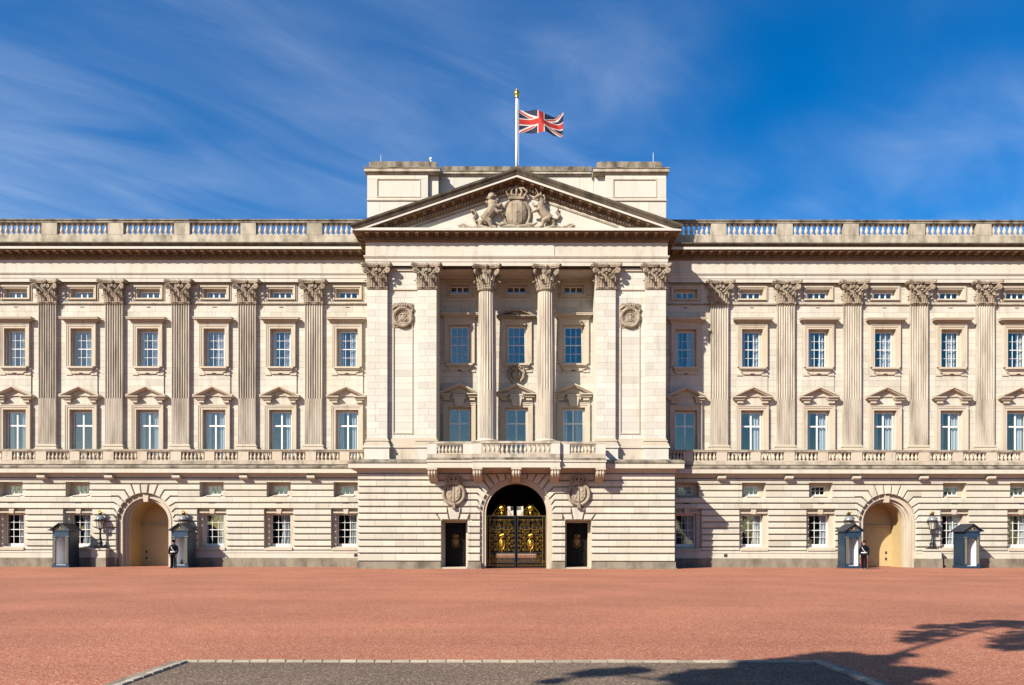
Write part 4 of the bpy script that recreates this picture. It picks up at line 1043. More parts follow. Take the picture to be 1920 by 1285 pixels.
# unicorn
T.tube(L_([(2.0, -.22, .75), (1.75, -.26, .98), (1.52, -.3, 1.3), (1.42, -.3, 1.55)]), [.29, .28, .27, .25], 10)
T.tube(L_([(1.45, -.3, 1.5), (1.50, -.34, 1.85), (1.38, -.4, 2.15)]), [.24, .17, .14]); T.tube(L_([(1.48, -.4, 2.2), (1.28, -.5, 2.12), (1.10, -.55, 1.98)]), [.14, .13, .085]); T.tube(L_([(1.33, -.5, 2.22), (1.12, -.6, 2.58)]), [.045, .015], 6)
for k in range(6): T.ball((1.64+.04*(k % 2), -.3, 2.2-.14*k), (.10, .12, .11), 6, 4)
T.ball((1.46, -.4, 2.36), (.05, .05, .1), 6, 4)
T.tube(L_([(1.38, -.4, 1.58), (1.08, -.42, 1.52), (.95, -.38, 1.74)]), [.13, .09, .07]); T.tube(L_([(1.42, -.42, 1.35), (1.12, -.45, 1.18), (.88, -.4, 1.12)]), [.13, .09, .07])
T.tube(L_([(1.95, -.32, .78), (1.62, -.36, .6), (1.56, -.32, .30), (1.32, -.36, .14)]), [.24, .16, .085, .085]); T.tube(L_([(2.12, -.2, .68), (2.26, -.22, .42), (2.05, -.24, .16), (1.88, -.28, .12)]), [.19, .12, .08, .085])
T.tube(L_([(2.2, -.15, .8), (2.5, -.15, .78), (2.6, -.15, 1.05), (2.42, -.15, 1.25), (2.52, -.15, 1.5)]), [.08, .08, .09, .09, .05])
# ribbon and leafy base
for sg in (-1, 1):
    T.tube([(sg*x, -.24-.06*math.sin(x*4), .17+.10*math.sin(x*3.2)) for x in [.1*k for k in range(0, 31)]], [.13]*20+[.12-.01*k for k in range(11)], 8)
    for k in range(9): T.tube(spiral((sg*(.55+.33*k), -.26, .17+.05*(k % 2)), .16-.008*k, 1.2, (sg, 0, 0), (0, 0, 1), k*1.3, 10), .055, 5)
    for k in range(5): T.tube([(sg*(2.7+.1*k), -.15, .2), (sg*(3.0+.1*k), -.2, .28+.07*(k % 3)), (sg*(3.25+.08*k), -.18, .22+.12*(k % 3))], [.07, .08, .03], 6)
    T.tube([(sg*.55, -.3, .4), (sg*1.0, -.34, .34), (sg*1.25, -.3, .5)], [.12, .10, .05], 6)
T.v = [(x*1.07, y, z) for x, y, z in T.v]
fuse(T.build('coat_of_arms', M['carved'], ped, (0, P(CP)+.04, 21.86)), .018)
# round heraldic shields over the side doors
for sg in (-1, 1):
    S_ = MB(); S_.tube([(.66*math.cos(a*math.pi/16), -.08, .68*math.sin(a*math.pi/16)) for a in range(33)], .11, 8)
    S_.ball((0, 0, 0), (.6, .12, .62), 18, 8)
    S_.prism_y([(-.42, .46), (-.42, -.15), (-.25, -.42), (0, -.56), (.25, -.42), (.42, -.15), (.42, .46)][::-1], .02, -.16); S_.box(-.025, .025, -.2, -.1, -.5, .46); S_.box(-.4, .4, -.19, -.1, .0, .03)
    S_.box(-.1, .1, -.24, -.02, -.95, -.58)
    S_.ball((-.2, -.15, .2), (.1, .05, .16)); S_.ball((.2, -.15, -.15), (.1, .05, .16)); S_.ball((.21, -.15, .22), (.08, .05, .12)); S_.ball((-.2, -.15, -.2), (.08, .05, .12))
    crown(S_, (0, .62), 1.05, .66, -.1)
    fuse(S_.build('heraldic_shield', M['carved'], cw, (sg*4.0, cyf-.02, 4.80)), .014)
    # crowned cypher plaques high on the piers
    b = MB(); b.box(-.72, .72, -.05, 0, -.78, .72)
    b.tube([(.58*math.cos(a*math.pi/14), -.09+.02*(a % 2), -.12+.58*math.sin(a*math.pi/14)) for a in range(29)], [.12+.02*(a % 2) for a in range(29)], 8)
    b.tube([(.40*math.cos(a*math.pi/14), -.07, -.12+.40*math.sin(a*math.pi/14)) for a in range(29)], .035, 6); b.ball((0, -.02, -.12), (.42, .05, .42), 16, 6)
    for s2_ in (-1, 1):
        b.tube([(s2_*(.10+.16*math.cos(R(a))), -.08, -.12+.22*math.sin(R(a))) for a in range(40, 330, 24)], .03, 5)
        b.tube([(s2_*.02, -.08, -.34), (s2_*.02, -.08, .10), (s2_*.16, -.08, .10), (s2_*.2, -.08, 0), (s2_*.12, -.08, -.1), (s2_*.03, -.08, -.11), (s2_*.22, -.08, -.34)], .028, 5)
        for k in range(4): b.tube(spiral((s2_*(.5+.05*(k % 2)), -.08, .62-.38*k), .13, 1.3, (s2_, 0, 0), (0, 0, 1), k, 10), .045, 5)
        b.tube([(s2_*.1, -.1, .55), (s2_*.4, -.14, .6), (s2_*.66, -.1, .42), (s2_*.6, -.1, .2)], [.09, .10, .09, .05], 6)
    crown(b, (0, .42), .62, .46, -.08)
    fuse(b.build('cypher_plaque', M['carved'], PW[sg], (sg*7.415, P(3.05), 16.5)), .013)
# cartouche on the middle window
b = MB(); b.ball((0, -.12, 13.05), (.30, .16, .38), 12, 8); crown(b, (0, 13.38), .6, .34, -.1)
for sg in (-1, 1): b.tube([(sg*.3, -.12, 13.4), (sg*.52, -.12, 13.2), (sg*.46, -.12, 12.85), (sg*.25, -.12, 12.6), (sg*.34, -.1, 12.5)], [.10, .11, .10, .07, .04], 7); b.tube(spiral((sg*.45, -.12, 13.38), .14, 1.4, (sg, 0, 0), (0, 0, 1), 1, 10), .05, 5)
fuse(b.build('cartouche', M['carved'], sr2, (-3.87, -.04, 0)), .02)

# ------------------------------------------------------------------ attic block behind the pediment
at = MB(); AX = 9.88; AY0 = P(2.5); AYM = P(1.6)
at.box(-5.2, 5.2, AYM, 4, 21.9, 26.32)
for sg in (-1, 1): at.box(*sorted((sg*5.86, sg*AX)), AY0, 4, 21.9, 26.0); at.box(*sorted((sg*5.2, sg*5.86)), AY0+.22, 4, 21.9, 26.0)
atk = at.build('attic', M['pier'], palace)
for sg in (-1, 1):
    xa, xb = sorted((sg*5.86, sg*AX)); ops_ = [(*sorted((sg*5.95, sg*9.15)), 24.6, 25.62)]
    ashlar(xa, xb, 21.95, 24.25, AY0-.03, [], L=1.1, emit=None).build('ashlar_blocks', M['pier'], atk, kind='stuff')
    ashlar(xa, xb, 24.33, 26.0, AY0-.03, [(*sorted((sg*6.35, sg*9.25)), 24.48, 25.72)], L=1.1).build('ashlar_blocks', M['pier'], atk, kind='stuff')
    b = MB(); b.box(xa-.02, xb+.02, AY0-.10, AY0-.001, 24.25, 24.33); p0, p1 = sorted((sg*6.35, sg*9.25))
    b.box(p0, p0+.06, AY0-.06, AY0, 24.48, 25.72); b.box(p1-.06, p1, AY0-.06, AY0, 24.48, 25.72); b.box(p0+.06, p1-.06, AY0-.061, AY0, 25.66, 25.72); b.box(p0+.06, p1-.06, AY0-.061, AY0, 24.48, 24.54)
    b.build('panel_moulding', M['trim'], atk)
    xa, xb = sorted((sg*5.2, sg*AX)); b = MB(); b.box(xa-.06, xb+.06, AY0-.10, 4.1, 26.002, 26.12); b.box(xa-.16, xb+.16, AY0-.22, 4.2, 26.12, 26.32); b.build('attic_cornice', M['cwall'], atk)
    b = MB(); b.box(xa-.20, xb+.20, AY0-.26, 4.2, 26.322, 26.38); b.box(xa+.10, xb-.25 if sg > 0 else xb-.1, AY0+.05, 3.9, 26.382, 26.86); b.box(xa+.3, xb-.4, AY0+.1, 3.8, 26.862, 26.93)
    b.build('blocking_course', M['weather'], atk)
b = MB(); b.box(-5.0, 5.0, AYM-.12, 4, 26.322, 26.42); b.box(-5.0, 5.0, AYM-.22, 4.05, 26.42, 26.56); b.build('attic_cornice', M['cwall'], atk)
b = MB(); b.box(-5.02, 5.02, AYM-.26, 4.05, 26.562, 26.61); b.box(-5.02, 5.02, AYM-.02, 3.9, 26.612, 27.0); b.build('blocking_course', M['weather'], atk)
ashlar(-5.17, 5.17, 22, 26.32, AYM-.03, [], L=1.1).build('ashlar_blocks', M['pier'], atk, kind='stuff')

# ------------------------------------------------------------------ rusticated blocks: the 300 that show largest singly, the rest in one part
vis = [q for q in blocks if q[1] < 36.2]; vis.sort(key=lambda q: -q[0]); single = set(id(q[2]) for q in vis[:300])
rest = MB()
for _, _, b in blocks:
    if id(b) in single: b.build('stone_block', M['rust'], cw)
    else:
        o_ = len(rest.v); rest.v += b.v; rest.f += [tuple(i+o_ for i in f) for f in b.f]; rest.t += b.t; rest.m += b.m
rest.build('stone_blocks', M['rust'], cw, kind='stuff')

# ------------------------------------------------------------------ central arch, passage, gates, side doors
ar = MB()
for r0, r1, y0, y1 in ((2.30, 2.12, P(3.80), P(3.72)), (2.12, 1.96, P(3.72), P(3.2))): arch_ring(ar, 0, 3.54, r0, r1, 0, y0, y1)
auto_smooth(ar.build('archway', M['trim'], palace), 30)
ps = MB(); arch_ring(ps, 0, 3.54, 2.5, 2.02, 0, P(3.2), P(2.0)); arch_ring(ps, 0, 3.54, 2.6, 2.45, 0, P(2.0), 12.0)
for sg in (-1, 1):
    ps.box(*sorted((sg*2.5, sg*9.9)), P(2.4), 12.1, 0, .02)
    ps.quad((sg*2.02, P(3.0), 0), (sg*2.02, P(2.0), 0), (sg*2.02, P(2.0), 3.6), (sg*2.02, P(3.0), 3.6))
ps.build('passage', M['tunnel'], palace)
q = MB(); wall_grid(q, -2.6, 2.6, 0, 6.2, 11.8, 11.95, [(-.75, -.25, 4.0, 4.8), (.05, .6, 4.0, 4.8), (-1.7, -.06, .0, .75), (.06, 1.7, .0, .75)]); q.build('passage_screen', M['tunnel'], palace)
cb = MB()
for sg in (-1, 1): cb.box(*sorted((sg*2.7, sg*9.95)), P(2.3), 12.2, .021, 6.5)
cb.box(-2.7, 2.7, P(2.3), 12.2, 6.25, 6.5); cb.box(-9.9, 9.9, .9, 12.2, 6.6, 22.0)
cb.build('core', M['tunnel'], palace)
for sg in (-1, 1):
    dr = MB(); x0 = sg*DOOR-.70; x1 = sg*DOOR+.70
    dr.box(x0, x1, P(2.60), P(2.54), .10, 2.98)
    for (a, b_, c, d) in ((x0+.12, sg*DOOR-.06, .3, 1.1), (sg*DOOR+.06, x1-.12, .3, 1.1), (x0+.12, sg*DOOR-.06, 2.2, 2.85), (sg*DOOR+.06, x1-.12, 2.2, 2.85)): dr.box(a, b_, P(2.63), P(2.601), c, d)
    dr.box(sg*DOOR-.01, sg*DOOR+.01, P(2.615), P(2.601), .12, 2.96)
    do = dr.build('side_door', M['door_black'], palace)
    em = MB(); em.ball((0, 0, 0), (.16, .04, .24), 12, 8); crown(em, (0, .26), .34, .3, 0)
    for s2_ in (-1, 1): em.tube(spiral((s2_*.18, 0, .08), .10, 1.4, (s2_, 0, 0), (0, 0, 1), 1, 10), .028, 5); em.tube([(s2_*.2, 0, -.05), (s2_*.24, 0, -.22), (0, 0, -.36)], .035, 5)
    em.build('emblem', M['dull_gold'], do, (sg*DOOR+.02*sg, P(2.64), 1.72))
    rv = MB(); xs = (sg*DOOR-.85, sg*DOOR+.85)
    rv.box(xs[0], x0-.001, P(3.1), P(2.5), 0, CH[6]); rv.box(x1+.001, xs[1], P(3.1), P(2.5), 0, CH[6]); rv.box(x0, x1, P(3.1), P(2.5), 2.981, CH[6]); rv.box(xs[0]+.01, xs[1]-.01, P(CF+.02), P(2.5), -.01, .09)
    rv.build('door_frame', M['trim'], do)
# gate leaves
def gate_leaf(sg):
    root = empty('gate_leaf', (sg*1.94, P(3.02), 0), 'black iron gate leaf with gilded scrolls and crest in the central archway', 'gate', 'gate leaves in the central archway')
    W_ = 1.90; f = MB(); X_ = lambda u: -sg*u               # u runs from the hinge to the meeting stile
    bx = lambda m_, u0, u1, z0, z1, t=.03: m_.box(*sorted((X_(u0), X_(u1))), -t, t, z0, z1)
    for u0, u1 in ((.0, .06), (W_-.07, W_)): bx(f, u0, u1, .06, 3.42, .04)
    for z in (.06, .34, 1.0, 2.62, 3.36): bx(f, .06, W_-.07, z, z+.06, .035)
    fr = f.build('frame', M['black'], root)
    bars = MB(); n = 16
    for k in range(1, n): bx(bars, W_*k/n-.011, W_*k/n+.011, .12, 3.36, .011)
    for k in range(1, 2*n): bx(bars, W_*k/(2*n)-.008, W_*k/(2*n)+.008, .40, 1.0, .008)
    bars.build('bars', M['black'], root)
    ln = MB()
    for u0, u1 in ((.015, .04), (.20, .222)): bx(ln, u0, u1, .2, 3.39, .046)
    bx(ln, .02, W_-.02, 3.425, 3.45, .03); bx(ln, .2, W_-.1, 3.16, 3.18, .02); bx(ln, .05, W_-.05, .40, .415, .04)
    for k in range(24): bx(ln, .1+k*.072, .1+k*.072+.02, .16, .26, .012)
    ln.build('gilded_lines', M['gold'], root)
    g = MB(); mu = W_*.53
    def sc(u, z, r, t, a0, th=.011): g.tube(spiral((X_(u), -.03, z), r, t, (X_(1), 0, 0), (0, 0, 1), a0, 16), th, 5)
    for s_ in (-1, 1):
        for k in range(2): sc(mu+s_*(.20+.34*k), .62, .16, 1.6*s_, k+1.0); sc(mu+s_*(.36+.3*k), .82, .12, -1.5*s_, k)
        for k in range(4): sc(mu+s_*.36, 1.26+k*.34, .15, 1.6*s_*(1 if k % 2 else -1), k*.7)
        for k in range(3): sc(mu+s_*.60, 1.42+k*.36, .10, -1.4*s_*(1 if k % 2 else -1), k*.9)
        for k in range(2): sc(mu+s_*(.2+.34*k), 2.86, .15, 1.5*s_, k*2); sc(mu+s_*(.14+.3*k), 3.12, .11, -1.4*s_, k)
        sc(mu+s_*.30, 3.60, .13, 1.5*s_, 1); sc(mu+s_*.52, 3.54, .09, -1.5*s_, 2); sc(mu+s_*.17, 3.82, .10, -1.4*s_, 1)
        g.tube([(X_(mu+s_*.62), -.03, 3.46), (X_(mu+s_*.42), -.03, 3.80), (X_(mu+s_*.26), -.03, 3.96), (X_(mu+s_*.10), -.03, 4.22)], [.015, .02, .018, .01], 5)
        g.tube([(X_(mu+s_*.72), -.03, 2.60), (X_(mu+s_*.36), -.03, 2.50), (X_(mu), -.03, 2.58)], .026, 5)
        for k in range(5): sc(mu+s_*.17, 1.18+k*.30, .07, 1.4*s_, k*1.1); sc(mu+s_*.76, 1.18+k*.32, .07, -1.4*s_, k*1.3)
        for k in range(4): g.ball((X_(mu+s_*(.48+.03*(k % 2))), -.04, 1.2+.4*k), (.045, .03, .07), 6, 4)
    for k in range(9):
        for q in range(3):
            for s_ in (-1, 1): sc(mu+s_*(.12+.27*q), 2.72+.0*k if k == 0 else 1.08+.19*k, .055, 1.3*s_*(1 if (k+q) % 2 else -1), k+q, .008)
    for k in range(12): sc(.14+.145*k, .50, .055, 1.3*(1 if k % 2 else -1), k, .008)
    g.build('scrolls', M['gold'], root, kind='stuff')
    c = MB(); c.ball((X_(mu), -.05, 1.58), (.10, .05, .24), 12, 8); c.tube([(X_(mu)+.17*math.cos(a*.5236), -.05, 1.58+.35*math.sin(a*.5236)) for a in range(13)], .02, 6); crown(c, (X_(mu), 2.0), .26, .30, -.03)
    c.tube([(X_(mu), -.05, 1.0), (X_(mu), -.05, 1.3)], [.02, .05], 6); c.build('gilded_shield', M['gold'], root)
    c = MB(); crown(c, (X_(mu), 3.74), .24, .40, -.03); c.ball((X_(mu), -.04, 3.60), (.09, .05, .13), 10, 6); c.build('crest', M['gold'], root)
for sg in (-1, 1): gate_leaf(sg)
# across the courtyard: the sunlit range seen through the gates
cy = MB(); CY = 62.0
cops = [(x-.9, x+.9, z0, z1, CY+.5) for x in (-9, -4.5, 0, 4.5, 9) for z0, z1 in ((1.0, 4.2), (6.6, 10.6), (13, 16))]
wall_grid(cy, -13, 13, 0, 18, CY, CY+.6, cops)
cyo = empty('courtyard_range', (0, CY, 0), 'sunlit cream range with tall windows glimpsed through the central gates', 'building')
cy.build('wall', M['rust'], cyo, (0, -CY, 0))
b = MB(); b.box(-13.2, 13.2, -.5, .8, 18, 18.6); b.box(-13, 13, .6, 6, 0, 18); b.build('roof', M['cwall'], cyo)
for o_ in cops:
    b = MB(); cx = (o_[0]+o_[1])/2; b.box(o_[0], o_[1], .42, .46, o_[2], o_[3]); w_ = b.build('window', M['glass'], cyo)
    b = MB()
    for x in (o_[0]+.05, cx, o_[1]-.05): b.box(x-.05, x+.05, .34, .41, o_[2], o_[3])
    for z in (o_[2]+.05, (o_[2]+o_[3])/2, o_[3]-.05): b.box(o_[0], o_[1], .345, .415, z-.05, z+.05)
    b.build('frame', M['white'], w_)

# ------------------------------------------------------------------ flagpole, flag, aerials
fp = MB(); FY = P(.6); fp.lathe([(.10, 0), (.095, 2), (.085, 4.2), (.075, 5.24)], 16); fpo = fp.build('flagpole', M['pole'], None, (0, FY, 26.98), smooth=True, label='tall white flagpole with gilded finial above the pediment', cat='flagpole')
b = MB(); b.lathe([(r_, z_-.48) for r_, z_ in ((.10, 5.68), (.14, 5.74), (.08, 5.80), (.16, 5.90), (.19, 6.02), (.16, 6.14), (.06, 6.20), (.07, 6.26), (.03, 6.34), (.01, 6.42))], 14); b.build('finial', M['gold'], fpo, smooth=True)
b = MB(); b.lathe([(.22, .02), (.22, .10), (.14, .14)], 14); b.build('pole_socket', M['lead'], fpo)
b = MB(); b.tube([(.14, -.02, .6), (.14, -.02, 5.1)], .01, 5); b.build('halyard', M['pole'], fpo)
NXF, NZF = 150, 75; FW, FH = 3.08, 1.50; verts, faces, cols = [], [], []
for j in range(NZF+1):
    for i in range(NXF+1):
        u, v = i/NXF, j/NZF
        y = .40*u**.7*math.sin(u*9.0+v*1.6-.6)+.10*u*math.sin(u*19+v*4.0)
        z = v*FH*(1-.10*u)-.06*u+.07*math.sin(u*6.0)*(1-.3*v)+.11*(1-u)**3*(v-.2)
        verts.append((.14+u*FW*.99, y, z))
def union(u, v):
    x, y = (u-.5)*2, v-.5                                   # 2:1
    if abs(x) < .125 or abs(y) < .115: return 0
    if abs(x) < .165 or abs(y) < .160: return 1
    s5 = math.sqrt(5)
    q = 1 if x*y > 0 else -1
    d = (x-2*y*q*1.0)/s5 if q > 0 else (x+2*y)/s5           # signed distance from the diagonal
    side = 1 if x < 0 else -1
    dd = d*(1 if q > 0 else 1)
    up_ = (dd < 0) if q > 0 else (dd > 0)
    # counterchanged red saltire: below the white on the hoist side upwards, above it at the fly
    pos = -d if q > 0 else d                                # positive above the diagonal
    lo, hi = ((-.062, .006) if x < 0 else (-.006, .062))
    if lo < pos < hi: return 0
    if abs(d) < .085: return 1
    return 2
mi = []
for j in range(NZF):
    for i in range(NXF):
        a = j*(NXF+1)+i; faces.append((a, a+1, a+NXF+2, a+NXF+1)); mi.append(union((i+.5)/NXF, (j+.5)/NZF))
fm = bpy.data.meshes.new('flag'); fm.from_pydata(verts, [], faces)
def cloth(name, col):
    m_, n_, l_, b_ = new_mat(name); b_.inputs['Base Color'].default_value = (*col, 1); b_.inputs['Roughness'].default_value = .8
    tr = N(n_, 'ShaderNodeBsdfTranslucent'); tr.inputs[0].default_value = (*col, 1); mx = N(n_, 'ShaderNodeMixShader'); mx.inputs[0].default_value = .12
    l_.new(b_.outputs[0], mx.inputs[1]); l_.new(tr.outputs[0], mx.inputs[2]); l_.new(mx.outputs[0], n_['Material Output'].inputs[0]); return m_
for q in (cloth('flag_red', (.34, .014, .006)), cloth('flag_white', (.46, .44, .41)), cloth('flag_blue', (.002, .005, .032))): fm.materials.append(q)
fm.polygons.foreach_set('material_index', mi); fm.shade_smooth()
obj('flag', fm, None, None, (0, FY, 26.5+3.30), label='red, white and blue union flag flying from the white pole', cat='flag')
for x, z, h_, lab, k in ((-9.05, 26.93, .55, 'thin whip aerial on the attic end beside the lone pole-top finial', 0), (9.10, 26.93, .75, 'thin whip aerial on the attic end stained yellow with lichen', 0), (-5.72, 26.93, .42, 'small white knobbed post on the attic roof corner', 1)):
    b = MB()
    if k: b.lathe([(.09, 0), (.07, .12), (.05, .2), (.1, .26), (.1, .36), (.04, .42)], 10)
    else: b.lathe([(.05, 0), (.018, .06), (.012, h_)], 6)
    b.build('roof_aerial' if not k else 'roof_post', M['pole'], None, (x, P(2.1), z), label=lab, cat='aerial' if not k else 'post')

# ------------------------------------------------------------------ lamps
def lamp(x, lab):
    root = empty('lamp', (x, P(.92), 1.27), lab, 'lamp', 'lamps flanking the side arches')
    b = MB(); b.box(-.30, .30, -.30, .30, 0, .07); b.lathe([(.27, .07), (.28, .14), (.17, .20), (.15, .30), (.19, .36), (.13, .44), (.085, .55), (.10, .66), (.065, .74), (.055, 1.12), (.085, 1.16), (.06, 1.22), (.10, 1.30), (.19, 1.34)], 14); auto_smooth(b.build('post', M['black'], root))
    b = MB(); b.lathe([(.17, 1.36), (.26, 1.86)], 8, cap=False); b.build('lantern_glass', M['lampglass'], root)
    b = MB()
    for k in range(8):
        a = 2*math.pi*k/8; b.tube([(.175*math.cos(a), .175*math.sin(a), 1.34), (.265*math.cos(a), .265*math.sin(a), 1.88)], .014, 5)
    b.lathe([(.18, 1.33), (.23, 1.33), (.23, 1.37), (.18, 1.37)], 8); b.lathe([(.26, 1.85), (.34, 1.87), (.37, 1.91), (.34, 1.95), (.30, 1.96)], 16); b.build('lantern_frame', M['black'], root)
    b = MB(); b.lathe([(.31, 1.96), (.30, 2.04), (.25, 2.14), (.17, 2.21), (.13, 2.24)], 16); auto_smooth(b.build('dome', plain_once('lamp_dome', (.16, .165, .17), .18), root))
    b = MB(); b.lathe([(.13, 2.24), (.14, 2.28), (.10, 2.32), (.12, 2.38), (.08, 2.42)], 12); b.build('cap', M['black'], root)
    b = MB(); crown(b, (0, 2.42), .20, .20, .05); b.lathe([(.085, 2.41), (.10, 2.44), (.085, 2.47)], 10); b.build('crown', M['gold'], root)
    b = MB(); b.lathe([(.05, 1.37), (.06, 1.5), (.09, 1.58), (.07, 1.7), (.02, 1.76)], 10); b.build('burner', M['white'], root)
_pc = {}
def plain_once(n, c, r):
    if n not in _pc: _pc[n] = plain(n, c, r)
    return _pc[n]
A3 = WX[3]
lamp(-A3-2.86, 'black lamp with gold crown between the fully shaded arch and an unattended sentry box')
lamp(-A3+2.83, 'black gold-crowned lamp half hidden by the sentry box of the guard in plain dark trousers')
lamp(A3-2.83, 'black gold-crowned lamp half hidden by the sentry box of the guard in red-striped trousers')
lamp(A3+2.86, 'black lamp with gold crown between the half sunlit archway and an unattended sentry box')

# ------------------------------------------------------------------ sentry boxes
def sentry_box(x, lab):
    root = empty('sentry_box', (x, P(2.35), 0), lab, 'sentry box', 'sentry boxes by the side arches')
    w, dp, hh = .53, 1.15, 2.48
    b = MB(); b.box(-w-.05, w+.05, -.06, dp+.05, .0, .16); b.build('base', M['box_blue'], root)
    nb = 15
    for s_ in (-1, 1):
        s = MB(); s.box(*sorted((s_*w, s_*(w-.03))), 0, dp, .161, hh); sd = s.build('side', M['box_black'], root)
        for k in range(nb):
            z0 = .165+(hh-.165)*k/nb; z1 = z0+(hh-.165)/nb-.004; c = MB()
            i = c.add([(s_*(w+.03), .02, z0), (s_*(w+.03), dp-.02, z0), (s_*(w+.008), dp-.02, z1), (s_*(w+.008), .02, z1), (s_*(w-.01), .02, z0), (s_*(w-.01), dp-.02, z0), (s_*(w-.01), dp-.02, z1), (s_*(w-.01), .02, z1)])
            for f in ((0, 1, 2, 3), (4, 7, 6, 5), (0, 4, 5, 1), (2, 6, 7, 3), (0, 3, 7, 4), (1, 5, 6, 2)): c.face(tuple(i+q for q in f))
            c.build('plank', M['box_black'], sd)
    b = MB(); b.box(-w+.031, w-.031, dp-.03, dp, .161, hh); b.build('back', M['box_black'], root)
    # front with a round-headed opening
    f = MB(); ow, S_ = .335, 1.72
    f.box(-w, -ow, -.03, .05, .161, hh); f.box(ow, w, -.03, .05, .161, hh)
    arc = [(-ow*math.cos(math.pi*k/14), S_+ow*math.sin(math.pi*k/14)) for k in range(15)]
    for p, q in zip(arc, arc[1:]): f.prism_y([p, q, (q[0], hh), (p[0], hh)], .05, -.03)
    f.box(-w-.03, w+.03, -.06, .04, 2.02, 2.10); f.box(-w-.04, w+.04, -.08, .04, hh-.08, hh); f.build('front', M['box_blue'], root)
    l_ = MB(); l_.box(-w+.032, -ow+.012, .052, dp-.05, .18, 2.2) ; l_.box(ow-.012, w-.032, .052, dp-.05, .18, 2.2); l_.box(-ow+.013, ow-.013, dp-.08, dp-.04, .18, 2.2); l_.box(-ow+.012, ow-.012, .055, dp-.09, 2.06, 2.1); l_.box(-ow+.013, ow-.013, .0, dp-.09, .161, .18); l_.build('lining', M['box_white'], root)
    g = MB()
    for s_ in (-1, 1):
        for u in (ow+.02, ow+.10): g.box(*sorted((s_*u, s_*(u+.018))), -.042, -.031, .3, 1.98)
        g.box(*sorted((s_*(ow+.005), s_*(w+.035))), -.068, -.061, 2.05, 2.07)
    g.build('gilded_lines', M['box_gold'], root)
    # gabled roof with a small pediment
    r = MB(); e = w+.16; ap = hh+.50
    for s_ in (-1, 1):
        i = r.add([(0, -.22, ap), (s_*e, -.22, hh+.02), (s_*e, dp+.12, hh+.02), (0, dp+.12, ap), (0, -.22, ap-.06), (s_*e, -.22, hh-.04), (s_*e, dp+.12, hh-.04), (0, dp+.12, ap-.06)])
        for f_ in ((0, 1, 2, 3), (4, 7, 6, 5), (0, 4, 5, 1), (1, 5, 6, 2), (2, 6, 7, 3)): r.face(tuple(i+q for q in f_))
        for k in range(5):
            t0 = k/5; x0, z0 = s_*e*(1-t0), hh+.02+(ap-hh-.02)*t0; r.tube([(x0, -.20, z0+.012), (x0, dp+.1, z0+.012)], .014, 4)
    r.build('roof', M['slate'], root)
    b = MB(); b.prism_y([(-w, hh), (w, hh), (0, ap-.08)], dp, -.05); b.build('gable', M['box_blue'], root)
    b = MB(); b.tube([(-.34, -.075, hh+.06), (0, -.075, hh+.36), (.34, -.075, hh+.06), (-.34, -.075, hh+.06)], .016, 5); b.box(-.03, .03, -.085, -.055, hh+.1, hh+.24); b.build('gable_badge', M['box_gold'], root)
sentry_box(-30.2, 'dark blue sentry box standing unattended beside the lamp of the fully shaded arch')
sentry_box(-22.3, 'dark blue sentry box behind the guard in plain dark trousers')
sentry_box(22.35, 'dark blue sentry box behind the guard in red-striped trousers')
sentry_box(30.2, 'dark blue sentry box standing unattended beside the lamp of the half sunlit archway')

# ------------------------------------------------------------------ guard stones by the arches
def bollard(x, y, lab):
    b = MB(); b.lathe([(.40, 0), (.40, .30), (.36, .48), (.25, .66), (.17, .74), (.15, .90), (.26, .95), (.27, 1.03), (.15, 1.08), (.13, 1.20), (.05, 1.26)], 18)
    auto_smooth(b.build('guard_stone', M['plinth'], None, (x, y, 0), label=lab, cat='bollard'))
bollard(-22.95, P(1.35), 'bell-shaped stone guard post at the foot of the fully shaded arch')
bollard(23.15, P(1.55), 'bell-shaped stone guard post in shade behind the guard in red-striped trousers')

